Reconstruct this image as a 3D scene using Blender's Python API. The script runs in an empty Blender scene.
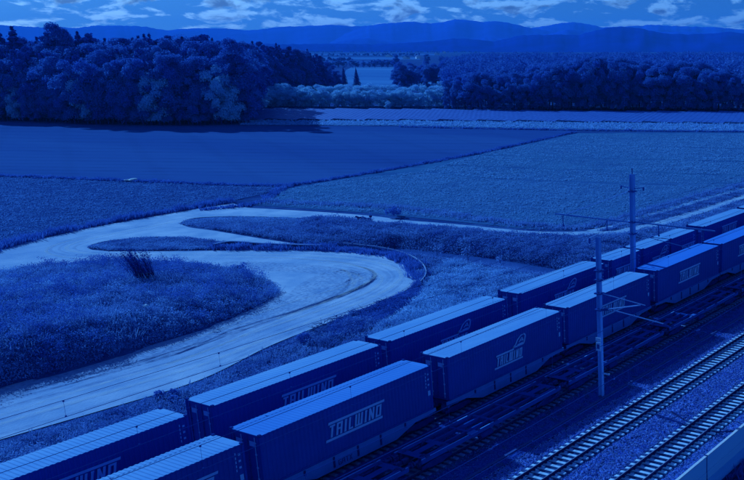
import bpy, bmesh, math, random
import numpy as np
R = math.radians
SC = bpy.context.scene
COL = SC.collection
rng = np.random.default_rng(7)
random.seed(7)

# ---------------------------------------------------------------- camera
ZR = 4.55                                   # container roof height
FPX, PITCH, YAW, CX, CY = 934.7, .2477, 1.0759, 677.0, 283.4
CAMZ = 21.06 + ZR
cam = bpy.data.cameras.new('camera'); camo = bpy.data.objects.new('camera', cam); COL.objects.link(camo)
camo.location = (0, 0, CAMZ)
camo.rotation_euler = (math.pi/2 - PITCH, 0, -YAW)
cam.sensor_width = 36; cam.lens = 36*FPX/744
cam.shift_x = (372-CX)/744; cam.shift_y = (CY-240)/744
cam.clip_start = 1; cam.clip_end = 60000
SC.camera = camo
_fw = np.array([math.sin(YAW)*math.cos(PITCH), math.cos(YAW)*math.cos(PITCH), -math.sin(PITCH)])
_rt = np.array([math.cos(YAW), -math.sin(YAW), 0]); _up = np.cross(_rt, _fw)
CAM = np.array([0, 0, CAMZ])
def at(x, y, z=0.):
    "point of the level z seen at photo position x, y"
    d = _fw + _rt*(x-CX)/FPX - _up*(y-CY)/FPX
    return CAM + d*(z-CAMZ)/d[2]
def away(x, dist, z=0.):
    "point at a distance (along the view) in the direction of photo column x"
    d = _fw + _rt*(x-CX)/FPX - _up*(47-CY)/FPX
    p = CAM + d*dist; p[2] = z
    return p

# ---------------------------------------------------------------- light
SUN_DIR = np.array([.22, 1.0, .49])        # towards the sun
SUN_DIR /= np.linalg.norm(SUN_DIR)
elev = math.asin(SUN_DIR[2]); azim = math.atan2(SUN_DIR[0], SUN_DIR[1])
TINT = (.165, .47, 1.0)                    # the photograph's blue light
sl = bpy.data.lights.new('sun', 'SUN'); so = bpy.data.objects.new('sun', sl); COL.objects.link(so)
sl.energy = 5.0; sl.angle = R(.5); sl.color = (.155, .50, 1.0)
so.rotation_euler = (math.pi/2 - elev, 0, math.pi - azim)
w = bpy.data.worlds.new('World'); SC.world = w; w.use_nodes = True
nt = w.node_tree; N = nt.nodes; Lk = nt.links
bg = N['Background']
def nn(nt, t, **k):
    n = nt.nodes.new(t)
    for a, v in k.items():
        if a.startswith('i_'): n.inputs[a[2:]].default_value = v
        else: setattr(n, a, v)
    return n
sky = nn(nt, 'ShaderNodeTexSky', sky_type='NISHITA', sun_disc=False, sun_elevation=elev, sun_rotation=azim, air_density=1., dust_density=.6)
tint = nn(nt, 'ShaderNodeVectorMath', operation='MULTIPLY'); tint.inputs[1].default_value = (.027, .150, .60)
Lk.new(sky.outputs[0], tint.inputs[0])
# clouds: noise over the direction, flattened towards the horizon
tc = nn(nt, 'ShaderNodeTexCoord'); sp = nn(nt, 'ShaderNodeSeparateXYZ'); Lk.new(tc.outputs['Generated'], sp.inputs[0])
el = nn(nt, 'ShaderNodeMath', operation='MAXIMUM'); Lk.new(sp.outputs[2], el.inputs[0]); el.inputs[1].default_value = 0.
ad = nn(nt, 'ShaderNodeMath', operation='ADD'); Lk.new(el.outputs[0], ad.inputs[0]); ad.inputs[1].default_value = .11
iv = nn(nt, 'ShaderNodeMath', operation='DIVIDE'); iv.inputs[0].default_value = 1.; Lk.new(ad.outputs[0], iv.inputs[1])
cz = nn(nt, 'ShaderNodeCombineXYZ')
for i in range(2):
    m_ = nn(nt, 'ShaderNodeMath', operation='MULTIPLY'); Lk.new(sp.outputs[i], m_.inputs[0]); m_.inputs[1].default_value = 22.
    Lk.new(m_.outputs[0], cz.inputs[i])
m_ = nn(nt, 'ShaderNodeMath', operation='MULTIPLY'); Lk.new(iv.outputs[0], m_.inputs[0]); m_.inputs[1].default_value = 1.35
Lk.new(m_.outputs[0], cz.inputs[2])
n1 = nn(nt, 'ShaderNodeTexNoise', i_Scale=1.0, i_Detail=9., i_Roughness=.58); n1.inputs['Distortion'].default_value = .25
Lk.new(cz.outputs[0], n1.inputs['Vector'])
off = nn(nt, 'ShaderNodeVectorMath', operation='ADD'); Lk.new(cz.outputs[0], off.inputs[0]); off.inputs[1].default_value = (.03, .03, -.22)
n2 = nn(nt, 'ShaderNodeTexNoise', i_Scale=1.0, i_Detail=5., i_Roughness=.55); n2.inputs['Distortion'].default_value = .25
Lk.new(off.outputs[0], n2.inputs['Vector'])
mr = nn(nt, 'ShaderNodeMapRange', interpolation_type='SMOOTHSTEP'); mr.inputs[1].default_value = .465; mr.inputs[2].default_value = .565
Lk.new(n1.outputs[0], mr.inputs[0])
mr2 = nn(nt, 'ShaderNodeMapRange', interpolation_type='SMOOTHSTEP'); mr2.inputs[1].default_value = .53; mr2.inputs[2].default_value = .68
mr2.inputs[3].default_value = 1.85; mr2.inputs[4].default_value = .5
Lk.new(n2.outputs[0], mr2.inputs[0])
clb = nn(nt, 'ShaderNodeVectorMath', operation='SCALE'); Lk.new(tint.outputs[0], clb.inputs[0]); Lk.new(mr2.outputs[0], clb.inputs['Scale'])
clc = nn(nt, 'ShaderNodeVectorMath', operation='MULTIPLY'); Lk.new(clb.outputs[0], clc.inputs[0]); clc.inputs[1].default_value = (3.0, 1.5, 1.)
mx = nn(nt, 'ShaderNodeMix', data_type='RGBA'); Lk.new(mr.outputs[0], mx.inputs[0]); Lk.new(tint.outputs[0], mx.inputs[6]); Lk.new(clc.outputs[0], mx.inputs[7])
Lk.new(mx.outputs[2], bg.inputs[0])
bg.inputs[1].default_value = .125
SC.view_settings.view_transform = 'Standard'; SC.view_settings.look = 'None'
SC.view_settings.exposure = 0.14; SC.view_settings.gamma = 1
SC.cycles.use_denoising = True
SC.cycles.volume_bounces = 1; SC.cycles.max_bounces = 6; SC.cycles.transparent_max_bounces = 8

# ---------------------------------------------------------------- helpers
def lin(c): return tuple(((v/255)/12.92 if v/255 <= .04045 else ((v/255+.055)/1.055)**2.4) for v in c)
def A(r, g, b, k=1.2):
    "own colour of a surface that looks r, g, b in full sun under the blue light"
    return tuple(min(.92, max(.004, l/(t*k))) for l, t in zip(lin((r, g, b)), (.13, .43, 1.0)))
MATS = {}
def mat(name, c1, c2=None, scale=3., detail=4., rough=.9, bump=0., bscale=None, metal=0., lo=.35, hi=.65, attr=None, trans=0., stretch=None, spec=0., c3=None, wave=None):
    if name in MATS: return MATS[name]
    m = bpy.data.materials.new(name); m.use_nodes = True; MATS[name] = m
    t = m.node_tree; b = t.nodes['Principled BSDF']
    b.inputs['Roughness'].default_value = rough; b.inputs['Metallic'].default_value = metal
    b.inputs['Specular IOR Level'].default_value = spec
    tcn = nn(t, 'ShaderNodeTexCoord'); vec = tcn.outputs['Object']
    if stretch:
        mp = nn(t, 'ShaderNodeMapping'); mp.inputs['Scale'].default_value = stretch[:3]
        if len(stretch) > 3: mp.inputs['Rotation'].default_value = (0, 0, stretch[3])
        t.links.new(vec, mp.inputs[0]); vec = mp.outputs[0]
    c2 = c2 or tuple(v*.8 for v in c1)
    no = nn(t, 'ShaderNodeTexNoise', i_Scale=scale, i_Detail=detail, i_Roughness=.62); t.links.new(vec, no.inputs['Vector'])
    mrr = nn(t, 'ShaderNodeMapRange'); mrr.inputs[1].default_value = lo; mrr.inputs[2].default_value = hi
    t.links.new(no.outputs[0], mrr.inputs[0]); fac = mrr.outputs[0]
    if attr:
        an = nn(t, 'ShaderNodeAttribute', attribute_name=attr)
        ma = nn(t, 'ShaderNodeMath', operation='MULTIPLY_ADD'); ma.inputs[1].default_value = .65
        t.links.new(an.outputs['Fac'], ma.inputs[0])
        mb = nn(t, 'ShaderNodeMath', operation='MULTIPLY'); mb.inputs[1].default_value = .35; t.links.new(fac, mb.inputs[0])
        t.links.new(mb.outputs[0], ma.inputs[2]); fac = ma.outputs[0]
    mi = nn(t, 'ShaderNodeMix', data_type='RGBA'); mi.inputs[6].default_value = (*c1, 1); mi.inputs[7].default_value = (*c2, 1)
    t.links.new(fac, mi.inputs[0]); out = mi.outputs[2]
    if c3:                                   # large soft patches of a third colour
        n3 = nn(t, 'ShaderNodeTexNoise', i_Scale=scale*.13, i_Detail=3.); t.links.new(vec, n3.inputs['Vector'])
        r3 = nn(t, 'ShaderNodeMapRange'); r3.inputs[1].default_value = .45; r3.inputs[2].default_value = .68; t.links.new(n3.outputs[0], r3.inputs[0])
        m3 = nn(t, 'ShaderNodeMix', data_type='RGBA'); m3.inputs[7].default_value = (*c3, 1)
        t.links.new(r3.outputs[0], m3.inputs[0]); t.links.new(out, m3.inputs[6]); out = m3.outputs[2]
    if wave:                                 # drilled rows / tramlines: (scale, rotation, strength)
        mp = nn(t, 'ShaderNodeMapping'); mp.inputs['Rotation'].default_value = (0, 0, wave[1]); t.links.new(tcn.outputs['Object'], mp.inputs[0])
        wv = nn(t, 'ShaderNodeTexWave', i_Scale=wave[0], i_Distortion=.6); wv.inputs['Detail Scale'].default_value = .3; t.links.new(mp.outputs[0], wv.inputs['Vector'])
        mm = nn(t, 'ShaderNodeMapRange'); mm.inputs[1].default_value = .0; mm.inputs[2].default_value = .12; mm.inputs[3].default_value = 1-wave[2]; mm.inputs[4].default_value = 1.
        t.links.new(wv.outputs['Fac'], mm.inputs[0])
        sc = nn(t, 'ShaderNodeVectorMath', operation='SCALE'); t.links.new(out, sc.inputs[0]); t.links.new(mm.outputs[0], sc.inputs['Scale']); out = sc.outputs[0]
    t.links.new(out, b.inputs['Base Color'])
    if bump:
        nb = nn(t, 'ShaderNodeTexNoise', i_Scale=bscale or scale*4, i_Detail=5.); t.links.new(vec, nb.inputs['Vector'])
        bp = nn(t, 'ShaderNodeBump', i_Strength=1.0); bp.inputs['Distance'].default_value = bump
        t.links.new(nb.outputs[0], bp.inputs['Height']); t.links.new(bp.outputs[0], b.inputs['Normal'])
    if trans:
        tr = nn(t, 'ShaderNodeBsdfTranslucent'); t.links.new(out, tr.inputs[0])
        ms = nn(t, 'ShaderNodeMixShader'); ms.inputs[0].default_value = trans
        t.links.new(b.outputs[0], ms.inputs[1]); t.links.new(tr.outputs[0], ms.inputs[2])
        t.links.new(ms.outputs[0], t.nodes['Material Output'].inputs[0])
    return m

def link(name, me, parent=None, m=None):
    o = bpy.data.objects.new(name, me); COL.objects.link(o)
    if parent: o.parent = parent
    if m is not None and me is not None:
        if not me.materials: me.materials.append(m)
    return o
def tag(o, label=None, cat=None, group=None, kind=None):
    if label: o['label'] = label
    if cat: o['category'] = cat
    if group: o['group'] = group
    if kind: o['kind'] = kind
    return o
def empty(name, loc=(0, 0, 0), label=None, cat=None, group=None, rz=0.):
    o = link(name, None); o.location = loc; o.rotation_euler = (0, 0, rz); o.empty_display_size = .3
    return tag(o, label, cat, group)
def npmesh(name, V, F, smooth=False, tint=None):
    "mesh from numpy vertices and an (n,k) face array"
    V = np.asarray(V, np.float32); F = np.asarray(F, np.int32); n, k = F.shape
    me = bpy.data.meshes.new(name)
    me.vertices.add(len(V)); me.vertices.foreach_set('co', V.ravel())
    me.loops.add(n*k); me.loops.foreach_set('vertex_index', F.ravel())
    me.polygons.add(n); me.polygons.foreach_set('loop_start', np.arange(0, n*k, k, dtype=np.int32))
    me.polygons.foreach_set('use_smooth', np.full(n, bool(smooth)))
    if tint is not None:
        a = me.attributes.new('tint', 'FLOAT', 'POINT'); a.data.foreach_set('value', np.asarray(tint, np.float32))
    me.update(calc_edges=True)
    return me
class MB:
    "collects boxes, prisms, bars into one mesh"
    def __init__(s): s.v = []; s.f = []
    def add(s, vs, fs):
        b = len(s.v); s.v += [tuple(map(float, p)) for p in vs]; s.f += [tuple(i+b for i in f) for f in fs]; return s
    def box(s, x0, x1, y0, y1, z0, z1):
        return s.add([(x, y, z) for z in (z0, z1) for y in (y0, y1) for x in (x0, x1)],
                     [(0, 2, 3, 1), (4, 5, 7, 6), (0, 1, 5, 4), (2, 6, 7, 3), (0, 4, 6, 2), (1, 3, 7, 5)])
    def bar(s, a, b, r=.05, n=6, r2=None):
        a = np.array(a, float); b = np.array(b, float); r2 = r if r2 is None else r2
        d = b-a; d /= np.linalg.norm(d); h = np.array([0, 0, 1.]) if abs(d[2]) < .9 else np.array([1., 0, 0])
        u = np.cross(d, h); u /= np.linalg.norm(u); v = np.cross(d, u)
        vs = [c+(u*math.cos(2*math.pi*i/n)+v*math.sin(2*math.pi*i/n))*q for c, q in ((a, r), (b, r2)) for i in range(n)]
        return s.add(vs, [(i, (i+1) % n, n+(i+1) % n, n+i) for i in range(n)]+[tuple(range(n))[::-1], tuple(range(n, 2*n))])
    def prism(s, poly, axis, a, b):
        "extrude a 2-D outline along an axis: outline gives the other two coordinates"
        n = len(poly)
        def P(p, t): return {'y': (p[0], t, p[1]), 'x': (t, p[0], p[1]), 'z': (p[0], p[1], t)}[axis]
        return s.add([P(p, a) for p in poly]+[P(p, b) for p in poly],
                     [tuple(range(n)), tuple(range(n, 2*n))[::-1]]+[(i, n+i, n+(i+1) % n, (i+1) % n) for i in range(n)])
    def mesh(s, name, bevel=0.):
        me = bpy.data.meshes.new(name); me.from_pydata(s.v, [], s.f)
        bm = bmesh.new(); bm.from_mesh(me); bmesh.ops.recalc_face_normals(bm, faces=bm.faces[:])
        if bevel: bmesh.ops.bevel(bm, geom=bm.edges[:], offset=bevel, segments=1, affect='EDGES', clamp_overlap=True)
        for f in bm.faces: f.smooth = False
        bm.to_mesh(me); bm.free(); return me
    def build(s, name, m, parent=None, bevel=0.): return link(name, s.mesh(name, bevel), parent, m)
def copy_tree(o, parent=None):
    c = o.copy(); COL.objects.link(c)
    if parent: c.parent = parent
    for ch in list(o.children): copy_tree(ch, c)
    return c
def smoothline(P, n=8, closed=False):
    P = np.asarray(P, float); m = len(P); out = []
    for i in range(m if closed else m-1):
        p0, p1, p2, p3 = [P[(i+j) % m] if closed else P[min(max(i+j, 0), m-1)] for j in (-1, 0, 1, 2)]
        for t in np.arange(n)/n:
            out.append(.5*(2*p1+(p2-p0)*t+(2*p0-5*p1+4*p2-p3)*t*t+(3*p1-p0-3*p2+p3)*t**3))
    if not closed: out.append(P[-1])
    return np.array(out)
def px(pts, z=0.): return np.array([at(x, y, z)[:2] for x, y in pts])
def inside(P, poly):
    x, y = P[:, 0], P[:, 1]; r = np.zeros(len(P), bool); j = len(poly)-1
    for i in range(len(poly)):
        xi, yi = poly[i]; xj, yj = poly[j]
        with np.errstate(divide='ignore', invalid='ignore'):
            r ^= ((yi > y) != (yj > y)) & (x < (xj-xi)*(y-yi)/(yj-yi+1e-12)+xi)
        j = i
    return r
def edge_dist(P, poly, closed=True):
    d = np.full(len(P), 1e9); n = len(poly)
    for i in range(n if closed else n-1):
        a = poly[i]; b = poly[(i+1) % n]; ab = b-a
        t = np.clip(((P-a)@ab)/(ab@ab+1e-9), 0, 1)
        d = np.minimum(d, np.hypot(*(P-a-t[:, None]*ab).T))
    return d
def sample(poly, n):
    poly = np.asarray(poly); lo, hi = poly.min(0), poly.max(0); out = np.zeros((0, 2))
    while len(out) < n:
        q = rng.uniform(lo, hi, (n, 2)); out = np.vstack([out, q[inside(q, poly)]])
    return out[:n]

def vnoise(P, scale, seed=0, octv=3):
    "smooth value noise 0..1 over the ground"
    out = np.zeros(len(P)); amp = 1.; tot = 0.
    for o in range(octv):
        g = np.random.default_rng(seed*10+o).random((64, 64)); q = P[:, :2]/scale*2**o; i = np.floor(q).astype(int); f = q-i; f = f*f*(3-2*f)
        a = lambda dx, dy: g[(i[:, 0]+dx) % 64, (i[:, 1]+dy) % 64]
        out += amp*((a(0, 0)*(1-f[:, 0])+a(1, 0)*f[:, 0])*(1-f[:, 1])+(a(0, 1)*(1-f[:, 0])+a(1, 1)*f[:, 0])*f[:, 1]); tot += amp; amp *= .55
    return np.clip((out/tot-.5)*1.9+.5, 0, 1)

# ---------------------------------------------------------------- layout of the ground (metres)
MOUND = smoothline(px([(-60, 404), (0, 388), (65, 371), (130, 352), (200, 330), (245, 312), (274, 298), (277, 290), (262, 279), (228, 270), (180, 266), (120, 264), (60, 268), (0, 276), (-60, 292)]), 5, True)
MFRONT = px([(-90, 412), (0, 388), (65, 371), (130, 352), (200, 330), (245, 312), (274, 298), (277, 290)])
MBACK = px([(277, 290), (262, 279), (228, 270), (180, 266), (120, 264), (60, 268), (0, 276), (-90, 298)])
ROAD_OUT = smoothline(px([(-60, 459), (0, 440), (100, 411), (200, 380), (270, 346), (330, 322), (380, 302), (408, 289), (417, 278), (411, 267), (396, 259), (372, 254), (340, 251), (300, 250), (260, 249.5), (200, 251)]), 6)
ROAD = np.vstack([ROAD_OUT, px([(150, 251.5), (110, 251.5), (92, 250), (87, 247.5)]),
    smoothline(px([(92, 244.5), (110, 240.5), (150, 237), (185, 237.5), (230, 242.5), (312, 248)]), 5),
    smoothline(px([(312, 246.2), (260, 238.5), (215, 231), (190, 227.5), (179, 223.5)]), 5),
    smoothline(px([(186, 220), (200, 217.5), (240, 216.3), (300, 218), (360, 221.5), (400, 224)]), 4),
    smoothline(px([(400, 220), (372, 216), (320, 212), (270, 209), (245, 207.5), (233, 203)]), 4),
    px([(228, 204), (200, 208.5), (130, 220.5), (80, 230), (30, 241.5), (0, 250), (-60, 266)])])
PATH_A = px([(396, 222), (450, 226), (530, 233.5), (600, 233), (640, 227.5), (680, 217), (720, 204), (744, 196), (800, 179)])
LEVEE = smoothline(px([(300, 219), (360, 221), (420, 226), (500, 232), (570, 237), (610, 236), (650, 231), (668, 234), (640, 244), (600, 262), (585, 268), (520, 256), (470, 250), (420, 246), (360, 245), (310, 243)]), 3, True)
CH = px([(395, 244), (430, 249), (470, 254), (520, 262), (570, 270), (615, 280)])            # ditch
RAILBED_Y = (23.9, 53.3)
def height(P):
    h = np.zeros(len(P))
    d = edge_dist(P, MOUND); i = inside(P, MOUND)
    df = edge_dist(P, MFRONT, False); db = edge_dist(P, MBACK, False)
    h += np.where(i, 2.1*np.clip(df/4.5, 0, 1)**.8*np.clip(db/22., 0, 1)**.75+.35*np.clip(d/3, 0, 1)*vnoise(P, 5., 3), 0)
    d2 = edge_dist(P, CH, False)
    h -= 1.5*np.exp(-(d2/2.6)**2)
    d3 = edge_dist(P, LEVEE); i3 = inside(P, LEVEE)
    h += np.where(i3, .5*np.clip(d3/4., 0, 1), 0)
    h = np.where(P[:, 1] < 23.86, -1.75, h)
    return h
def nonuni(lo, hi, step, far):
    a = list(np.arange(lo, hi, step)); s = step
    l, r = [lo], [a[-1]]
    while r[-1] < far: s *= 1.25; r.append(r[-1]+s)
    s = step
    while l[-1] > -far: s *= 1.25; l.append(l[-1]-s)
    return np.array(l[:0:-1]+a+r[1:])
xs = nonuni(20, 165, .9, 30000.); ys = nonuni(46, 165, .9, 30000.)
ys = np.sort(np.concatenate([ys[(ys < 22) | (ys > 25)], [23.80, 23.87]]))
gx, gy = np.meshgrid(xs, ys); P = np.stack([gx.ravel(), gy.ravel()], 1)
near = (P[:, 0] > 15) & (P[:, 0] < 180) & (P[:, 1] > 15) & (P[:, 1] < 180)
hz = np.zeros(len(P)); hz[near] = height(P[near]); hz[~near & (P[:, 1] < 23.86)] = -1.75
nx, ny = len(xs), len(ys)
ii = (np.arange(ny-1)[:, None]*nx+np.arange(nx-1)[None]).ravel()
F = np.stack([ii, ii+1, ii+1+nx, ii+nx], 1)
G_grass = mat('rough_grass_ground', A(14, 50, 140), A(26, 78, 172), .5, 8., bump=.12, bscale=3., c3=A(10, 42, 130))
g = link('ground', npmesh('ground', np.column_stack([P, hz-.02]), F, True), None, G_grass); tag(g, kind='structure')
_hP = lambda P: height(np.asarray(P, float))

def sheet(name, poly, z, m, kind='structure', label=None):
    me = bpy.data.meshes.new(name); V = [(float(p[0]), float(p[1]), z) for p in poly]
    me.from_pydata(V, [], [tuple(range(len(V)))])
    bm = bmesh.new(); bm.from_mesh(me); bmesh.ops.triangulate(bm, faces=bm.faces[:], ngon_method='EAR_CLIP')
    bmesh.ops.recalc_face_normals(bm, faces=bm.faces[:])
    if bm.faces and sum(f.normal.z for f in bm.faces) < 0: bmesh.ops.reverse_faces(bm, faces=bm.faces[:])
    bm.to_mesh(me); bm.free()
    return tag(link(name, me, None, m), label, kind=kind)
# fields
F_TOP = px([(-80, 121), (0, 122), (130, 126), (250, 126), (400, 126.5), (480, 128.5), (570, 131)])
F_MID = px([(575, 132), (480, 152), (400, 167), (335, 178), (290, 186), (200, 183.5), (100, 179.5), (0, 175.5), (-80, 173)])
sheet('ploughed_field', np.vstack([F_TOP, F_MID]), .01, mat('smooth_crop', A(18, 62, 158), A(24, 74, 170), .02, 6., stretch=(1, .12, 1, .45), bump=.03, bscale=.8, wave=(.02, .5, .04)))
F2 = np.vstack([px([(-80, 268), (0, 248), (60, 234), (130, 219), (200, 207), (226, 203), (262, 194), (286, 187.5)]), px([(200, 185), (100, 181), (0, 177), (-80, 174.5)])])
sheet('stubble_field', F2, .012, mat('stubble', A(13, 47, 136), A(17, 60, 152), .35, 6., bump=.1, bscale=2.))
F3 = np.vstack([px([(268, 196), (290, 188), (335, 180), (400, 169), (480, 154), (578, 133)]), px([(660, 132.5), (744, 132.5), (860, 133)]), px([(860, 160), (744, 190), (700, 203), (650, 218), (600, 228), (530, 229), (450, 221), (372, 213), (300, 208), (250, 205)])])
sheet('crop_field', F3, .014, mat('crop_ground', A(18, 68, 156), A(27, 88, 172), .12, 8., bump=.1, bscale=2., c3=A(24, 78, 168)))
STRIP = px([(238, 120.5), (400, 121), (744, 124.2), (900, 126), (900, 131.5), (744, 131), (600, 129.5), (480, 127.5), (400, 125.5), (240, 125)])
sheet('verge', STRIP, .03, mat('pale_verge', A(30, 88, 180), A(44, 110, 198), .2, 5.))
sheet('meadow', px([(340, 86), (346, 70), (352, 67), (440, 67), (440, 84)]), .03, mat('meadow', A(27, 90, 190), A(36, 106, 206), .01, 4., stretch=(1, .15, 1, .4)))
for k, (y0, y1, x0, x1, c) in enumerate([(51.2, 52.4, 300, 470, (30, 88, 195)), (53.6, 55.2, 290, 440, (28, 85, 190)), (57, 59.5, 320, 420, (30, 95, 200)), (49.2, 49.8, 330, 600, (26, 80, 195)), (60.5, 63.5, 325, 400, (22, 76, 180))]):
    sheet('meadow', px([(x0, y0), (x1, y0), (x1, y1), (x0, y1)]), .05+.01*k, mat('far_field_%d' % k, A(*c)))

# gravel road, wheel tracks, path
M_gravel = mat('gravel', A(66, 132, 222), A(90, 158, 242), .22, 9., bump=.03, bscale=5., c3=A(60, 124, 218))
sheet('gravel_road', ROAD, .02, M_gravel)
def ribbon(curve, w, z, wob=.0):
    c = np.asarray(curve); t = np.gradient(c, axis=0); t /= np.linalg.norm(t, axis=1)[:, None]+1e-9
    n = np.stack([-t[:, 1], t[:, 0]], 1); ww = w*(1+wob*rng.standard_normal(len(c)))[:, None]
    V = np.vstack([c+n*ww/2, c-n*ww/2]); k = len(c); i = np.arange(k-1)
    return np.column_stack([V, np.full(len(V), z)]), np.stack([i, i+k, i+k+1, i+1], 1)
def merged(parts):
    Vs, Fs, o = [], [], 0
    for V, F_ in parts: Vs.append(V); Fs.append(F_+o); o += len(V)
    return np.vstack(Vs), np.vstack(Fs)
LANE = smoothline(px([(-60, 440), (0, 422), (100, 392), (200, 362), (270, 334), (330, 312), (375, 294), (394, 281), (394, 273), (380, 266), (350, 260), (300, 256.5), (240, 255), (170, 255), (110, 256), (70, 253), (62, 247), (90, 238), (150, 226), (205, 214)]), 10)
tr = np.gradient(LANE, axis=0); tr /= np.linalg.norm(tr, axis=1)[:, None]; NR = np.stack([-tr[:, 1], tr[:, 0]], 1)
def lane(off, a=0., b=1.):
    k = len(LANE); s = np.arange(int(a*k), int(b*k))
    o = off*(1+.25*np.sin(s*.11+off*3)); return LANE[s]+NR[s]*o[:, None]
dk, lt = [], []
for off, a, b, w in [(-2.2, 0, .55, .5), (-1.2, .0, .6, .35), (1.0, .18, .62, .45), (2.0, .1, .95, .35), (3.4, .2, .5, .5), (4.2, .22, .48, .35), (-3.0, .3, .52, .45), (-3.9, .28, .50, .9), (-4.6, .3, .48, .5), (.2, 0, .9, .3), (2.8, 0, .24, .5), (4.0, 0, .22, .8), (-1.8, .55, .95, .4), (.9, .7, 1, .4)]:
    dk.append(ribbon(lane(off, a, b), w, .026, .12))
for off, a, b, w in [(-.6, .0, .97, .5), (1.5, 0, .9, .4), (2.5, .2, .55, .4), (-2.6, .25, .55, .3), (3.9, .24, .5, .4),  (5.0, .2, .5, .35), (6.1, .05, .24, .3)]:
    lt.append(ribbon(lane(off, a, b), w, .031, .12))
def fade_mat(name, c1, lo=.42, hi=.66, sc=.6, amax=.8):
    m = mat(name, c1, tuple(v*1.06 for v in c1), .5); t = m.node_tree
    m.node_tree.nodes['Principled BSDF'].inputs['Alpha'].default_value = 1
    n = nn(t, 'ShaderNodeTexNoise', i_Scale=sc, i_Detail=6.); tcn = nn(t, 'ShaderNodeTexCoord'); t.links.new(tcn.outputs['Object'], n.inputs['Vector'])
    r = nn(t, 'ShaderNodeMapRange'); r.inputs[1].default_value = lo; r.inputs[2].default_value = hi; r.inputs[4].default_value = amax
    t.links.new(n.outputs[0], r.inputs[0]); t.links.new(r.outputs[0], t.nodes['Principled BSDF'].inputs['Alpha']); return m
for k in range(24):
    off = rng.uniform(2.2, 4.6); a = rng.uniform(.18, .36); b = min(.55, a+rng.uniform(.10, .22)); dk.append(ribbon(lane(off, a, b), rng.uniform(.12, .55), .026, .15))
for k in range(48):
    off = rng.uniform(2.4, 5.2); a = rng.uniform(0, .2); b = a+rng.uniform(.03, .10); dk.append(ribbon(lane(off, a, b), rng.uniform(.1, .45), .026, .2))
V, F_ = merged(dk); tag(link('wheel_tracks', npmesh('wheel_tracks', V, F_), None, fade_mat('damp_track', A(46, 102, 200), .25, .8, 1.4, .24)), kind='structure')
V, F_ = merged(lt); tag(link('pale_wheel_tracks', npmesh('pale_wheel_tracks', V, F_), None, fade_mat('dry_track', A(100, 170, 248), .25, .7, 1.4, .6)), kind='structure')
# churned weedy soil: inside of the hairpin and along the mound foot
churn = px([(284, 297), (300, 284), (318, 275), (345, 270), (366, 275), (362, 287), (335, 300), (305, 310), (262, 322), (200, 344), (130, 366), (60, 384), (-40, 412), (-40, 400), (60, 373), (130, 354), (200, 332), (250, 312)])
sheet('churned_soil', smoothline(churn, 4, True), .036, fade_mat('churned_soil', A(40, 92, 190), .42, .75, 2.6, .4))
churn = px([(225, 262), (300, 264), (345, 270), (330, 275), (290, 272), (240, 270)])
sheet('churned_soil', smoothline(churn, 4, True), .036, MATS['churned_soil'])
V, F_ = ribbon(smoothline(PATH_A, 8), 2.9, 0, .04); V[:, 2] = height(V[:, :2])+.05; tag(link('gravel_path', npmesh('gravel_path', V, F_), None, mat('path_gravel', A(58, 122, 216), A(76, 146, 230), .5)), kind='structure')
V, F_ = ribbon(smoothline(px([(590, 231.5), (615, 226), (640, 217.6), (690, 203.5), (744, 188.5), (800, 173)]), 8), 1.5, 0, .05); V[:, 2] = height(V[:, :2])+.06; tag(link('gravel_path', npmesh('gravel_path.001', V, F_), None, MATS['path_gravel']), kind='structure')
water = mat('ditch_water', A(18, 62, 160), A(22, 70, 170), .3, rough=.12, spec=.5, bump=.01)
V, F_ = ribbon(smoothline(CH, 6), 3.6, -.75); tag(link('water', npmesh('water', V, F_), None, water), kind='structure')

# ---------------------------------------------------------------- mountains and hills
def ridge(name, pts, dist, depth, base, m, seed):
    r = np.random.default_rng(seed); X = np.arange(pts[0][0], pts[-1][0]+.1, 1.5)
    yv = np.interp(X, [p[0] for p in pts], [p[1] for p in pts])
    raw = 0; k = np.ones(5)/5; yv = np.convolve(np.pad(yv, 2, 'edge'), k, 'valid')
    yv += np.convolve(r.standard_normal(len(X)+2), np.ones(3)/3, 'valid')*.35
    H_ = CAMZ+(47-yv)*dist/FPX; V = []; T = np.linspace(-1, 1, 13)
    for t in T:
        prof = (1-abs(t))**1.15
        k_ = np.hanning(23); raw = raw*.55+r.standard_normal(len(X)+22) if t > -1 else r.standard_normal(len(X)+22)
        spur = np.convolve(raw, k_/k_.sum(), 'valid')*.3*(1-abs(t))*abs(t)*2.2
        for x, h, s in zip(X, H_, spur):
            p = away(x, dist+t*depth); V.append((p[0], p[1], base+(h-base)*max(0, prof+s)))
    n = len(X); i = (np.arange(len(T)-1)[:, None]*n+np.arange(n-1)[None]).ravel()
    return tag(link(name, npmesh(name, V, np.stack([i, i+1, i+1+n, i+n], 1), True), None, m), kind='structure')
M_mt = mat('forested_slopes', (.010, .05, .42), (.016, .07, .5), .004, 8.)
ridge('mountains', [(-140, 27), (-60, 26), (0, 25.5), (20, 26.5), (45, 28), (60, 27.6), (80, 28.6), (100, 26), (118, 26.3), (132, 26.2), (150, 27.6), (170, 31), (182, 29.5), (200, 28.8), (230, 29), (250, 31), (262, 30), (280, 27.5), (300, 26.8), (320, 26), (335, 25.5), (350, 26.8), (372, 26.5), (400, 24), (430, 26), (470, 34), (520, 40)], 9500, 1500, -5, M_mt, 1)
ridge('mountains', [(330, 40), (360, 29), (380, 24.5), (400, 23.3), (412, 21.8), (425, 24), (440, 23.6), (458, 19.9), (470, 21), (480, 22.6), (492, 22), (505, 22.5), (520, 26), (540, 30), (570, 35), (600, 41)], 9000, 1500, -5, M_mt, 2)
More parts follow.
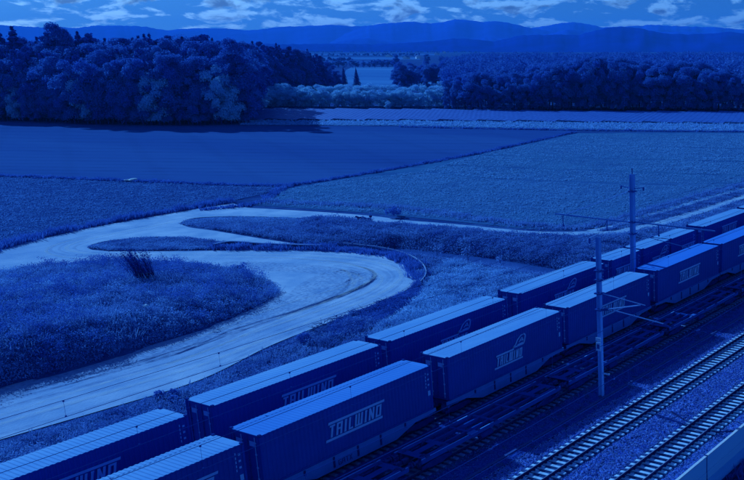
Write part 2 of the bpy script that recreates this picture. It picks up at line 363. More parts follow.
ridge('mountains', [(480, 40), (515, 31), (540, 27.5), (560, 24), (575, 23), (590, 25), (604, 28), (625, 27), (650, 25.5), (664, 25.8), (680, 26.7), (700, 27.5), (720, 28), (744, 30), (780, 31), (840, 26), (900, 28)], 9900, 1500, -5, M_mt, 3)
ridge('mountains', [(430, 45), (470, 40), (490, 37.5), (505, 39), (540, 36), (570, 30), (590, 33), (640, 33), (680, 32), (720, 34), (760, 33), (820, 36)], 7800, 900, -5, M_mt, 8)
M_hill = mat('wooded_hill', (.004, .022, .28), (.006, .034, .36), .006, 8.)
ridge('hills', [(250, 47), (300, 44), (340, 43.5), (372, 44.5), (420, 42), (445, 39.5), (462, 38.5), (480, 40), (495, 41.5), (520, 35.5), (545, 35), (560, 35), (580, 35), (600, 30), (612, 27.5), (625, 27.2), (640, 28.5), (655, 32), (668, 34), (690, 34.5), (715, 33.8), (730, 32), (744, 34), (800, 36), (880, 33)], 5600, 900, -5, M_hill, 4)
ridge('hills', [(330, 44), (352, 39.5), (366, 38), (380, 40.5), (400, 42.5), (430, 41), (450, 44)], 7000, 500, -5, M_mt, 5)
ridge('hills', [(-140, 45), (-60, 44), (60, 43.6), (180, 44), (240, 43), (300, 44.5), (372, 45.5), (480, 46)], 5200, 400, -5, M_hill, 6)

# ---------------------------------------------------------------- haze
HAZE = 5.5e-5
if HAZE:
    me = MB().box(-4000, 13500, -9000, 13500, -6, 420).mesh('haze'); o = link('haze', me); tag(o, kind='stuff')
    m = bpy.data.materials.new('haze'); m.use_nodes = True; t = m.node_tree; t.nodes.remove(t.nodes['Principled BSDF'])
    pv = nn(t, 'ShaderNodeVolumePrincipled'); pv.inputs['Density'].default_value = HAZE; pv.inputs['Color'].default_value = (.10, .52, 1.0, 1)
    t.links.new(pv.outputs[0], t.nodes['Material Output'].inputs['Volume']); me.materials.append(m)
    m.cycles.homogeneous_volume = True

# ---------------------------------------------------------------- plants
def tufts(P, h, w, blades, lean=.5, z=None, spread=.25):
    "grass tufts: each blade a bent strip of two triangles; returns V, F, tint"
    n = len(P); z = _hP(P) if z is None else z
    h = np.broadcast_to(h, n)*(.55+.9*vnoise(P, 1.7, 12)); N_ = n*blades
    B = np.repeat(np.column_stack([P, z]), blades, 0); hh = np.repeat(h, blades)*rng.uniform(.6, 1.15, N_)
    a = rng.uniform(0, 2*math.pi, N_); b = rng.uniform(0, 2*math.pi, N_); rr = spread*np.sqrt(rng.random(N_))*np.repeat(h, blades)
    B[:, :2] += np.column_stack([np.cos(b), np.sin(b)])*rr[:, None]
    d = np.column_stack([np.cos(a), np.sin(a), 0*a]); ln = lean*hh*rng.uniform(.2, 1, N_)
    tip = B+np.column_stack([np.cos(b)*ln, np.sin(b)*ln, hh]); ww = (w*rng.uniform(.6, 1.4, N_))[:, None]
    mid = B*.45+tip*.55; mid[:, 2] += .08*hh
    V = np.stack([B-d*ww*.35, B+d*ww*.35, mid+d*ww*.5, mid-d*ww*.5, tip], 1).reshape(-1, 3)
    i = np.arange(N_)*5
    F_ = np.vstack([np.stack([i, i+1, i+2], 1), np.stack([i, i+2, i+3], 1), np.stack([i+3, i+2, i+4], 1)])
    nz = vnoise(P, 2.2, 11); t = np.repeat(.45*nz+.3*rng.random(n), blades)+rng.random(N_)*.25
    return V, F_, np.repeat(t, 5)
def leaves(C, size, nrm=None, asp=.7):
    "leaf-shaped quads at centres C"
    n = len(C); size = np.broadcast_to(size, n)
    q = rng.standard_normal((n, 3)); q = q if nrm is None else nrm+.9*q/np.linalg.norm(q, axis=1)[:, None]
    q /= np.linalg.norm(q, axis=1)[:, None]
    u = np.cross(q, rng.standard_normal((n, 3))); u /= np.linalg.norm(u, axis=1)[:, None]+1e-9; v = np.cross(q, u)
    s = (size*rng.uniform(.6, 1.3, n))[:, None]
    V = np.stack([C-u*s*.5, C+v*s*.5*asp+q*s*.08, C+u*s*.5, C-v*s*.5*asp+q*s*.08], 1).reshape(-1, 3)
    i = np.arange(n)*4
    return V, np.stack([i, i+1, i+2, i+3], 1)
def clumps(P, h, n, size, sd=.19, z=None):
    "leafy weed clumps: n small leaves round each point up to height h"
    k = len(P); z = _hP(P) if z is None else z; nz = vnoise(P, 2.6, 21); h = np.broadcast_to(h, k)*(.5+1.0*vnoise(P, 1.6, 22))
    q = rng.normal(0, sd, (k*n, 3)); q[:, 2] = np.repeat(h, n)*rng.random(k*n)**.6; V, F_ = leaves(np.repeat(np.column_stack([P, z]), n, 0)+q, size)
    t = np.repeat(.66*nz**1.5+.18*rng.random(k), n)+.2*rng.random(k*n); return V, F_, np.repeat(t, 4)
def grass(name, V, F_, t, m): return tag(link(name, npmesh(name, V, F_, tint=t), None, m), kind='stuff')
M_weed = mat('weed_leaves', (.028, .085, .40), (.38, .62, .92), .35, 5., attr='tint', trans=.3, lo=.3, hi=.7)
M_dry = mat('dry_grass', (.13, .31, .62), (.50, .74, .96), .3, 5., attr='tint', trans=.3)
M_dark = mat('nettle_leaves', (.03, .09, .42), (.18, .36, .80), .4, 5., attr='tint', trans=.25)
M_crop = mat('crop_leaves', (.21, .40, .62), (.28, .52, .76), .15, 5., attr='tint', trans=.3)

# mound: dense weeds, taller along its crest
P = sample(MOUND, 9000); hgt = .2+.5*rng.random(len(P))**2
V, F_, t = tufts(P, hgt, .04, 6, .9, spread=.5); grass('mound_weeds', V, F_, t, M_weed)
P = sample(MOUND, 15000); V, F_, t = clumps(P, .2+.55*rng.random(15000)**1.7, 13, .14); grass('mound_undergrowth', V, F_, t, M_weed)
P = sample(MOUND, 1500); P = P[vnoise(P, 7., 41) > .52]; V, F_, t = clumps(P, .6+.7*rng.random(len(P)), 55, .13, .30); grass('mound_bushes', V, F_, t*.9, M_dark)
# verge between road and railway
VERGE = np.vstack([px([(-60, 463), (0, 444), (100, 415), (200, 384), (270, 350), (330, 326), (352, 318)]), np.array([[62, 56], [62, 53.6], [18, 53.6], [18, 62]])])
P = sample(VERGE, 5000); V, F_, t = tufts(P, .15+.4*rng.random(len(P))**2, .035, 6, .8, spread=.5); grass('verge_weeds', V, F_, t*.8, M_weed)
P = sample(VERGE, 6500); dd = edge_dist(P, ROAD_OUT, False); V, F_, t = clumps(P, np.clip(dd*.35, .1, 1)*(.2+.6*rng.random(6500)**1.5), 16, .12, .16); grass('verge_undergrowth', V, F_, t*.85, M_weed)
# shaded slope under the road's outer bend, and its far side
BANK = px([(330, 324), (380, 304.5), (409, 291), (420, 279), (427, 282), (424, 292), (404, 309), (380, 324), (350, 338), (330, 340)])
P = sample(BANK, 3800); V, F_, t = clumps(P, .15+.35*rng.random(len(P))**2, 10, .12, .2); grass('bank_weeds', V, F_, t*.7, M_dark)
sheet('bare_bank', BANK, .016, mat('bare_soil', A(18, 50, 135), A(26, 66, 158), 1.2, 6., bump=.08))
REED = px([(427, 283), (440, 268), (458, 262), (520, 276), (590, 291), (560, 300), (500, 300), (470, 312), (440, 325), (395, 338), (362, 342), (384, 326), (410, 308), (425, 294)])
P = sample(REED, 7000); V, F_, t = tufts(P, .25+.4*rng.random(len(P))**2, .045, 6, .9, spread=.5); grass('reeds', V, F_, t, M_dry)
P = sample(REED, 8000); V, F_, t = clumps(P, .15+.5*rng.random(8000)**1.5, 12, .14, .22); grass('reed_undergrowth', V, F_, t*1.1, M_dry)
MEAD = np.vstack([px([(420, 281), (412, 263), (396, 256), (420, 252), (470, 259), (530, 269), (600, 284), (640, 270)]), np.array([[95, 60], [84, 54.5], [62, 54.5], [70, 62]])])
P = sample(MEAD, 12000); V, F_, t = clumps(P, .15+.35*rng.random(len(P))**1.5, 10, .15, .24); grass('ditch_side_grass', V, F_, t*.75+.1, M_weed)
# levee slope below the path: tall dry weeds
P = sample(LEVEE, 17000); P = P[edge_dist(P, smoothline(PATH_A, 6), False) > 3.6]; V, F_, t = clumps(P, .2+.5*rng.random(len(P))**2, 9, .17, .25); grass('levee_weeds', V, F_, t*.6, M_weed)
ISL2 = np.vstack([px([(181, 224), (188, 220.5), (205, 218.3), (240, 217.3), (300, 219), (340, 221)]), px([(340, 246), (312, 244.5), (260, 236.5), (215, 229.5)])])
P = sample(ISL2, 7000); dd = edge_dist(P, px([(181, 221), (240, 217), (340, 221)]), False); V, F_, t = clumps(P, np.where(dd < 9, .12, .5)*(.5+rng.random(len(P))), 9, .17, .25)
grass('island_grass', V, F_, t*.55+.45*np.repeat(np.repeat(np.clip(1-dd/10, 0, 1), 9), 4), M_weed)
sheet('grass_island', ISL2, .03, mat('island_ground', A(18, 58, 150), A(26, 76, 172), .6, 6., bump=.1))
ISL1 = np.vstack([px([(89, 248), (94, 245.2), (112, 241.3), (150, 238), (185, 238.5), (230, 243.5), (300, 247.5)]), px([(300, 249), (240, 249), (150, 250.5), (110, 250.5)])])
P = sample(ISL1, 6000); V, F_, t = clumps(P, .1+.2*rng.random(len(P)), 8, .14, .22); grass('island_grass', V, F_, t*.7+.15, M_weed)
sheet('grass_island', ISL1, .03, MATS['island_ground'])
RS = np.vstack([px([(600, 239), (645, 231), (700, 213), (744, 199), (800, 181)]), np.array([[200, 56.5], [200, 54.2], [88, 54.2], [92, 62]])])
P = sample(RS, 12000); P = P[edge_dist(P, smoothline(PATH_A, 6), False) > 2.]; V, F_, t = clumps(P, .15+.35*rng.random(len(P))**1.5, 9, .2, .28); grass('rail_side_grass', V, F_, t*.9+.05, M_weed)
RS = px([(600, 231), (640, 220), (690, 206), (744, 190.5), (800, 174.5), (800, 177), (744, 194), (690, 211.5), (650, 223), (610, 231)])
P = sample(RS, 4500); V, F_, t = clumps(P, .1+.2*rng.random(len(P)), 9, .2, .28); grass('path_middle_grass', V, F_, t*.8, M_weed)
# tramlines left by tractors in the fields
tl_ = []
for k, y in enumerate(np.arange(127.5, 176, 3.2)):
    xe = float(np.interp(y, [131, 152, 167, 178, 185], [560, 470, 390, 330, 290])); q = px([(-70, y-3.5), (100, y-1.5), (xe*.6, y-.3), (xe-6, y)]); tl_.append(ribbon(smoothline(q, 6), .8+.5*(k % 3), .016, .1))
V, F_ = merged(tl_); tag(link('tramlines', npmesh('tramlines', V, F_), None, fade_mat('tramline', A(14, 48, 142),   .25, .75, .15, .2)), kind='structure')
tl_ = []
for a, b_ in [((372, 174), (500, 180)), ((500, 180), (744, 186.5)), ((300, 196), (600, 205)), ((430, 165), (744, 176)), ((480, 155.5), (744, 162)), ((530, 144), (744, 149)), ((420, 183), (640, 199)), ((330, 189), (560, 190))]:
    q = px([a, ((a[0]+b_[0])/2, (a[1]+b_[1])/2+.4), b_]); tl_.append(ribbon(smoothline(q, 8), 1.3, .33, .15))
V, F_ = merged([(v*np.array([1, 1, 0])+np.array([0, 0, .018]), f) for v, f in tl_]); tag(link('tramlines', npmesh('tramlines.001', V, F_), None, MATS['tramline']), kind='structure')
TRAM = [px([a, b_]) for a, b_ in [((372, 174), (500, 180)), ((500, 180), (744, 186.5)), ((430, 165), (744, 176)), ((480, 155.5), (744, 162)), ((530, 144), (744, 149))]]
# roadside weeds along the fields
def along(line, n, width, h, m, name, w=.07, k=6, tt=(.7, .1)):
    line = smoothline(line, 6); seg = rng.integers(0, len(line)-1, n); f = rng.random(n)[:, None]
    L_ = np.linalg.norm(np.diff(line, axis=0), axis=1); seg = rng.choice(len(L_), n, p=L_/L_.sum())
    P = line[seg]*(1-f)+line[seg+1]*f+rng.normal(0, width, (n, 2))
    V, F_, t = tufts(P, h*(.5+rng.random(n)), w, k, .6, spread=.4); return grass(name, V, F_, t*tt[0]+tt[1], m)
along(px([(-20, 255), (30, 240), (80, 228.5), (130, 219), (200, 207), (232, 202)]), 1500, .5, .6, M_dark, 'field_edge_weeds')
along(px([(262, 201.5), (280, 203), (340, 205), (400, 209), (450, 215), (530, 226), (590, 227), (640, 214), (690, 199.5), (744, 185), (790, 171)]), 4000, .9, .4, M_weed, 'field_edge_weeds')
along(px([(380, 224), (450, 231), (530, 239), (600, 239)]), 1300, .5, .3, M_dark, 'path_edge_weeds')
along(px([(205, 210), (260, 203), (286, 187), (335, 179), (400, 168), (480, 153), (575, 132)]), 2400, .5, .38, M_dark, 'boundary_weeds', .12)
along(px([(-60, 174), (0, 176), (100, 180), (200, 184), (290, 187)]), 2000, .45, .38, M_dark, 'boundary_weeds', .12)
along(px([(215, 248.5), (260, 249), (320, 249.5), (372, 253), (400, 259), (415, 268), (421, 279)]), 2600, .5, .5, M_dark, 'wall_foot_weeds')
P = sample(STRIP, 7000); V, F_, t = tufts(P, .25+.35*rng.random(len(P)), .22, 5, .8, z=np.zeros(len(P))); grass('verge_grass', V, F_, t*.6+.15, M_dry)
along(px([(400, 127), (480, 128.8), (580, 130.5), (744, 132), (860, 133)]), 1500, .5, .4, M_dark, 'verge_edge_weeds', .2)
# crops
P = sample(F2, 26000); V, F_, t = tufts(P, .10+.12*rng.random(len(P)), .12, 3, 1., z=np.zeros(len(P)), spread=.6); grass('stubble', V, F_, t, mat('stubble_leaves', (.10, .215, .50), (.19, .37, .68), .15, 5., attr='tint', trans=.3))
F3a = np.vstack([px([(268, 197), (290, 189.5), (335, 181), (420, 172), (480, 179), (640, 186), (744, 184), (790, 172)]), px([(744, 190), (700, 203), (650, 218), (600, 227), (530, 227), (450, 219), (372, 212), (300, 207), (255, 204.5)])])
P = sample(F3a, 26000); P = P[edge_dist(P, smoothline(PATH_A, 6), False) > 3.]; V, F_, t = tufts(P, .10+.14*rng.random(len(P)), .09, 5, 1., z=np.zeros(len(P)), spread=.5); grass('rough_pasture', V, F_, t*.55, M_crop)
F3b = np.vstack([px([(420, 171), (480, 155), (578, 134)]), px([(744, 134), (860, 134), (790, 171), (744, 183), (640, 185), (480, 178)])])
P = sample(F3b, 48000); P = P[np.min([edge_dist(P, q, False) for q in TRAM], axis=0) > .9]; V, F_, t = tufts(P, (.09+.09*rng.random(len(P)))*(.6+.8*vnoise(P, 30., 31)), .2, 3, 1.2, z=np.zeros(len(P)), spread=.5); grass('crop', V, F_, t*.6+.12, M_crop)

# shrubs and single weeds
def shrub_mesh(name, r, h, n, size, seed):
    global rng; keep = rng; rng = np.random.default_rng(seed)
    k = rng.integers(5, 9); cc = np.column_stack([rng.normal(0, r*.45, k), rng.normal(0, r*.45, k), rng.uniform(.15, .6, k)*h])
    w_ = rng.integers(0, k, n); dirs = rng.standard_normal((n, 3)); dirs /= np.linalg.norm(dirs, axis=1)[:, None]
    C_ = cc[w_]+dirs*(r*.42*rng.uniform(.3, 1, n)**.5)[:, None]; C_[:, 2] = np.abs(C_[:, 2])
    V, F_ = leaves(C_, size, dirs); me = npmesh(name, V, F_, tint=np.repeat(rng.random(n), 4)); rng = keep; return me
def shrub(x, y, r, h, label, m, n=500, size=.2, seed=1, z=None, name='shrub', cat='shrub', group=None):
    p = at(x, y); z = _hP([p[:2]])[0] if z is None else z
    e = empty(name, (p[0], p[1], z), label, cat, group)
    link('foliage', shrub_mesh('foliage', r, h, n, size, seed), e, m)
    b = MB()
    for k in range(4):
        a = random.uniform(0, 6.28); b.bar((0, 0, -.1), (math.cos(a)*r*.3, math.sin(a)*r*.3, h*.6), .04, 5, .015)
    b.build('stem', mat('bark', (.02, .05, .2), (.01, .03, .14), 3.), e); return e
shrub(168, 399, .9, .55, 'dense rounded shrub on the verge behind the gap between two far train containers', M_dark, 700, .2, 11)
shrub(303, 343, .8, 1.2, 'bushy dark shrub at the road edge where the fallen branch pile starts', M_dark, 600, .18, 12)
shrub(352, 318, .7, .8, 'low straggly bush on the bare bank below the hairpin road', M_weed, 400, .16, 13)
shrub(398, 216.5, 1.2, 1.2, 'dark bush on the path edge right of the walker', M_dark, 500, .25, 14, z=.4)
shrub(556, 331, 1., 1.0, 'bright leafy bush in the grass behind the far train', M_dry, 400, .2, 15)
shrub(236, 271, 1.0, .9, 'dark low bush on the back edge of the weedy mound', M_dark, 500, .2, 16)
# leaning tall weeds on the mound
M_stalk = mat('dark_stalk_leaves', (.016, .05, .34), (.06, .16, .6), .4, 5., attr='tint', trans=.15)
def tall_weed(x, y, n, h, lean, label, seed):
    p = at(x, y); z = _hP([p[:2]])[0]; e = empty('tall_weed', (p[0], p[1], z), label, 'weed'); r_ = random.Random(seed); b = MB(); C_ = []
    for k in range(n):
        ox, oy = r_.uniform(-1, 1)*(.9 if n > 3 else .1), r_.uniform(-1, 1)*(.9 if n > 3 else .1); hh = h*r_.uniform(.55, 1.05)
        tip = np.array([ox-_rt[0]*lean*hh*(lq := r_.uniform(.1, 1.3)), oy-_rt[1]*lean*hh*lq, hh]); a = np.array([ox, oy, -.05])
        mid = a*.5+tip*.5+np.array([0, 0, .06*hh]); b.bar(a, mid, .022, 5, .016); b.bar(mid, tip, .016, 5, .006)
        for j in range(26):
            f = r_.uniform(.3, 1.02); C_.append(a*(1-f)+tip*f+np.array([r_.gauss(0, .09), r_.gauss(0, .09), r_.gauss(0, .05)]))
    b.build('stem', mat('weed_stem', A(14, 45, 128)), e); V, F_ = leaves(np.array(C_), .14)
    link('foliage', npmesh('foliage', V, F_, tint=np.repeat(rng.random(len(C_))*.3, 4)), e, M_stalk)
tall_weed(150, 294, 80, 3.5, .60, 'tall dark clump of leaning weeds on the mound crest', 3)
tall_weed(170, 276, 3, 2.0, .4, 'lone bent weed stalk on the mound right of the leaning clump', 4)
def sapling(x, y, h, label, seed):
    p = at(x, y); e = empty('sapling', (p[0], p[1], _hP([p[:2]])[0]), label, 'tree'); r_ = np.random.default_rng(seed); b = MB(); b.bar((0, 0, -.1), (0, 0, h*.9), .05, 6, .015)
    C_ = []
    for k in range(9):
        a = r_.uniform(0, 6.28); z0 = h*r_.uniform(.3, .8); L_ = h*.28; q = np.array([math.cos(a)*L_, math.sin(a)*L_, z0+L_*.8]); b.bar((0, 0, z0), q, .02, 5, .006)
        C_.append(np.array([0, 0, z0])+(q-np.array([0, 0, z0]))*r_.uniform(.2, 1.05, (22, 1))+r_.normal(0, .12, (22, 3)))
    b.build('trunk', MATS['bark'], e); C_ = np.vstack(C_); V, F_ = leaves(C_, .17); link('crown', npmesh('crown', V, F_, tint=np.repeat(r_.random(len(C_)), 4)), e, M_weed)
sapling(437, 250, 2.6, 'thin young tree by the ditch nearest the hairpin railing', 1)
sapling(468, 258, 2.6, 'thin young tree standing in the ditch grass left of the water', 2)
sapling(500, 262, 2.0, 'small young tree on the ditch bank beside the water', 3)

# ---------------------------------------------------------------- trees
def crown_broad(H, Rr, n, size, seed, z0=.22, dense=1.):
    r = np.random.default_rng(seed); k = int(26*dense); cc = []; rad = []
    while len(cc) < k:
        p = r.uniform(-1, 1, 3); q = np.linalg.norm(p)
        if q > 1: continue
        z = z0*H+(p[2]+1)/2*(1-z0)*H; wz = math.sin(math.pi*min(1, .28+.72*(1-abs(p[2]*.95))))**.6
        cc.append((p[0]*Rr*.86*max(.35, math.sqrt(max(0, 1-.75*p[2]**2))), p[1]*Rr*.86*max(.35, math.sqrt(max(0, 1-.75*p[2]**2))), min(z, H*.93))); rad.append(Rr*r.uniform(.22, .42))
    cc = np.array(cc); rad = np.array(rad); w_ = r.choice(k, n, p=rad**2/np.sum(rad**2)); d_ = r.standard_normal((n, 3)); d_ /= np.linalg.norm(d_, axis=1)[:, None]
    d_[:, 2] = np.where(d_[:, 2] < -.3, -d_[:, 2]*.6, d_[:, 2])
    C_ = cc[w_]+d_*(rad[w_]*r.uniform(.62, 1.05, n))[:, None]; C_[:, 2] = np.clip(C_[:, 2], z0*H*.6, H*1.02)
    lobe_t = r.random(k)
    return C_, d_, lobe_t[w_]*.6+r.random(n)*.4
def crown_conifer(H, Rr, n, size, seed):
    r = np.random.default_rng(seed); f = r.random(n)**.62; lay = np.round((1-f)*16)/16; z = H*(.1+.9*lay+r.normal(0, .012, n)); a0 = r.uniform(0, 6.28, 9)
    a = r.uniform(0, 6.28, n); arm = .72+.28*np.cos(a*5+lay*40); rr = Rr*(1.02-lay)*np.sqrt(r.uniform(.05, 1, n))*arm
    C_ = np.column_stack([np.cos(a)*rr, np.sin(a)*rr, z-rr*.28]); d_ = np.column_stack([np.cos(a), np.sin(a), .7+0*a])
    return C_, d_, r.random(n)
def crown_pine(H, Rr, n, size, seed):
    r = np.random.default_rng(seed); k = 30; zz = np.sort(r.uniform(.36, .98, k)); a = r.uniform(0, 6.28, k); prof = np.clip((1.06-zz)*1.9, .12, 1.)
    rr = Rr*prof*r.uniform(.2, .85, k); cc = np.column_stack([np.cos(a)*rr, np.sin(a)*rr, zz*H]); rad = Rr*.40*np.clip(prof, .42, 1)*r.uniform(.7, 1.2, k)
    w_ = r.choice(k, n, p=rad**2/np.sum(rad**2)); d_ = r.standard_normal((n, 3)); d_ /= np.linalg.norm(d_, axis=1)[:, None]
    C_ = cc[w_]+d_*np.array([1, 1, .7])*(rad[w_]*r.uniform(.45, 1.05, n))[:, None]; return C_, d_, r.random(k)[w_]*.5+r.random(n)*.5
M_bark = MATS['bark']
M_leafD = mat('oak_leaves', (.036, .120, .56), (.13, .31, .64), .12, 4., attr='tint', trans=.3)
M_leafP = mat('willow_leaves', (.20, .46, .80), (.56, .85, .95), .12, 4., attr='tint', trans=.3)
M_needle = mat('needles', (.022, .078, .46), (.09, .22, .58), .3, 4., attr='tint', trans=.08)
def trunk_mesh(H, r0, seed, bare=.5):
    b = MB(); rn = random.Random(seed); b.bar((0, 0, -.2), (rn.uniform(-.2, .2), 0, H*.45), r0, 8, r0*.7); b.bar((0, 0, H*.45), (rn.uniform(-.4, .4), .2, H*.88), r0*.68, 7, r0*.15)
    for k in range(6):
        a = rn.uniform(0, 6.28); z0 = H*rn.uniform(.28, .6); L_ = H*rn.uniform(.16, .26); b.bar((0, 0, z0), (math.cos(a)*L_, math.sin(a)*L_, z0+L_*.8), r0*.3, 5, r0*.06)
    return b.mesh('trunk')
def proto(kind, H, Rr, n, size, seed, m):
    fn = {'b': crown_broad, 'c': crown_conifer, 'p': crown_pine}[kind[0]]
    C_, d_, t = fn(H, Rr, n, size, seed) if kind != 'bl' else crown_broad(H, Rr, n, size, seed, .04)
    global rng; keep = rng; rng = np.random.default_rng(seed); V, F_ = leaves(C_, size, d_, .8); rng = keep
    cm = npmesh('crown', V, F_, tint=np.repeat(t, 4)); cm.materials.append(m); tm = trunk_mesh(H, .018*H, seed); tm.materials.append(M_bark); return cm, tm
# unit prototypes are 10 m tall, scaled per tree
PROT = {'oak': [proto('b', 10, 3.0+.3*(s % 3), 11000, .24, 20+s, M_leafD) for s in range(5)],
        'wide': [proto('bl', 10, 3.9, 11000, .28, 30+s, M_leafD) for s in range(3)],
        'willow': [proto('bl', 10, 4.0, 9000, .28, 40+s, M_leafP) for s in range(4)],
        'dome': [proto('b', 10, 2.6, 16000, .19, 70+s, M_leafD) for s in range(2)],
        'spruce': [proto('c', 10, 2.3, 8000, .26, 50+s, M_needle) for s in range(3)],
        'pine': [proto('p', 10, 2.4, 7500, .24, 60+s, M_needle) for s in range(3)]}
NAMES = {'oak': 'broadleaf_tree', 'wide': 'broadleaf_tree', 'willow': 'willow_tree', 'spruce': 'spruce_tree', 'dome': 'broadleaf_tree', 'pine': 'pine_tree'}
def tree(kind, p, H, label, group=None, wide=1., k=None, rz=None):
    cm, tm = PROT[kind][random.randrange(len(PROT[kind])) if k is None else k]
    e = empty(NAMES[kind], (p[0], p[1], 0), label, 'tree', group, random.uniform(0, 6.28) if rz is None else rz)
    s = H/10; e.scale = (s*wide, s*wide, s); link('trunk', tm, e); link('crown', cm, e); return e
def back(x, y, d):
    p = at(x, y)[:2]; L_ = np.linalg.norm(p); return p*(1+d/L_)
def hz_h(x, p, ytop): return CAMZ+(47-ytop)*float(np.dot(np.array([p[0], p[1], 0])-CAM*np.array([1, 1, 0]), _fw)+CAMZ*math.sin(PITCH)*0)/FPX
LW = [(-40, 120), (0, 121), (60, 123.5), (130, 126), (200, 126), (250, 124.5)]
SKY = [(-40, 37), (0, 39), (40, 38), (60, 38), (110, 38.5), (130, 37), (170, 36.5), (200, 36), (215, 38), (235, 38), (262, 42), (285, 45.5), (305, 47.5), (320, 54), (334, 63), (345, 82)]
def lw_y(x): return float(np.interp(x, *zip(*LW))) if x <= 250 else float(np.interp(x, [250, 256, 264, 300, 345], [124.5, 113, 101, 96, 89]))
def sky_y(x): return float(np.interp(x, *zip(*SKY)))
far_pts = []
x = -34.
while x < 258:                                        # front edge of the left wood
    d = random.uniform(0, 7); p = back(x, lw_y(x), d+3); H = random.uniform(11, 22)
    pale = math.sin(x*.09)+.5*random.random() > 1.05
    tree('wide' if not pale else 'willow', p, H*(.9 if pale else 1), 'leafy tree at the sunlit front edge of the left wood' if not pale else 'pale leaved tree at the front edge of the left wood', 'front edge trees of the left wood' if not pale else 'pale front edge trees of the left wood', random.uniform(.62, .85)); x += random.uniform(3.4, 5.2)
for d0, h0, h1, step in [(12, 18, 23, 6), (25, 22, 26, 6.5), (40, 25, 28, 8)]:
    x = -36.
    while x < 262:
        p = back(x, lw_y(x), d0+random.uniform(-4, 4)); tree('oak' if random.random() < .45 else random.choice(['pine', 'pine', 'spruce']), p, random.uniform(h0, h1)*(1 if x < 225 else .93), 'tall tree inside the left wood behind its front edge', 'inner trees of the left wood', random.uniform(.75, .98)); x += random.uniform(step*.8, step*1.3)
x = -36.
while x < 344:                                        # trees that make the skyline of the left wood
    yb = lw_y(x); p = back(x, yb, (62 if x < 240 else 14)+random.uniform(-6, 10)); H = hz_h(x, p, sky_y(x)+random.uniform(-1, 3.5))
    kd = random.choice(['oak', 'pine', 'pine', 'dome', 'spruce', 'spruce']); tree(kd, p, H, 'tree on the uneven skyline of the left wood', 'skyline trees of the left wood', 1.6 if kd == 'spruce' else 1.0); x += random.uniform(4.5, 7.5) if x < 250 else random.uniform(2.5, 4.5)
for x in np.arange(262, 345, 7):                      # the wood's right flank
    p = back(x, lw_y(x), random.uniform(0, 6)); tree('wide', p, hz_h(x, p, sky_y(x)+random.uniform(8, 22)), 'tree on the right flank of the left wood running away', 'right flank trees of the left wood', .8)
for x, yt, kind, wd, lab in [(13, 30.5, 'spruce', 2.0, 'leftmost spruce tip rising above the left wood'), (27.5, 29, 'spruce', 1.9, 'pointed spruce above the left wood just left of the highest crown'),
                             (70, 24.0, 'dome', .85, 'broad highest crown rising above the left wood skyline'), (60.5, 29, 'pine', 1.1, 'pointed shoulder tree on the left of the highest crown'), (79, 29, 'dome', .7, 'rounded shoulder tree on the right of the highest crown'), (91, 33, 'spruce', 1.5, 'thin spruce tip right of the highest crown of the left wood'),
                             (100, 30, 'pine', 1.2, 'spreading pine top above the left wood right of the highest crown'), (178, 36, 'pine', 1.2, 'flat topped pine on the middle skyline of the left wood'), (213, 35.5, 'pine', 1.3, 'darkest pine clump at the right end of the left skyline')]:
    p = back(x, lw_y(x), 48); tree(kind, p, hz_h(x, p, yt), lab, None, wd)
# willows in front of the gap
x = 252.
while x < 448:
    for row in range(2):
        xx = x+random.uniform(-2, 2); p = back(xx, 108.8 if xx > 262 else 110, 3+row*14+random.uniform(0, 5)); tree('willow', p, random.uniform(6.5, 9.0)+row*1.6, 'pale bushy willow in the hedge before the distant meadow', 'pale willows in the hedge before the meadow', 1.25)
    x += random.uniform(6, 9)
p = back(388, 109, -4); tree('willow', p, 3.6, 'small bright round bush before the willow hedge', None, 1.1)
for x, yb, yt, kind, wd, lab in [(345, 90, 66, 'spruce', 1.0, 'left of two dark spruces standing at the meadow edge'), (357.5, 90, 67, 'spruce', 1.1, 'right of two dark spruces, pointed, at the meadow edge'),
                                 (397.5, 72, 54, 'oak', 1.1, 'tall dark tree standing above the meadow behind the copse'), (427, 66, 54, 'oak', 1.3, 'round dark tree by the white village houses'), (441, 64, 55, 'oak', 1.2, 'low round tree right of the village houses')]:
    p = at(x, yb); tree(kind, p, hz_h(x, p, yt), lab, None, wd)
for x in list(np.arange(397, 452, 5.))+[402, 412, 424, 438]:
    p = at(x, 89.5-random.uniform(0, 5)); tree('wide', p, hz_h(x, p, random.uniform(61, 67)-(x-397)*.03), 'tree of the dark copse right of the distant meadow', 'copse right of the meadow', 1.0)
for x in np.arange(328, 395, 6.):
    p = at(x+random.uniform(-2, 2), 67.5); tree('wide', p, random.uniform(7, 11), 'small dark tree on the far edge of the distant meadow', 'far edge trees of the meadow', 1.3)
# right wood
RSKY = [(440, 90), (452, 78), (470, 71), (490, 74), (500, 72), (520, 73), (545, 66), (580, 58), (607, 56), (640, 63), (690, 63), (720, 68), (742, 74), (790, 64), (830, 70)]
def rw_y(x): return float(np.interp(x, [440, 500, 600, 744, 830], [110.5, 112.5, 112, 113, 114]))
x = 447.
while x < 800:
    p = back(x, rw_y(x), 5+random.uniform(0, 5)); H = hz_h(x, p, float(np.interp(x, *zip(*RSKY)))+random.uniform(3, 14))
    tree('wide', p, H, 'tree at the shaded front edge of the right wood', 'front edge trees of the right wood', random.uniform(.65, .85)); x += random.uniform(5, 7.5)
for d0, up in [(18, 0), (34, -1.5)]:
    x = 450.
    while x < 800:
        p = back(x, rw_y(x), d0+random.uniform(-3, 4)); H = hz_h(x, p, float(np.interp(x, *zip(*RSKY)))+up+random.uniform(-1, 4)); tree('oak', p, H, 'round topped tree behind the front edge of the right wood', 'second row trees of the right wood', random.uniform(.85, 1.15)); x += random.uniform(6, 9)

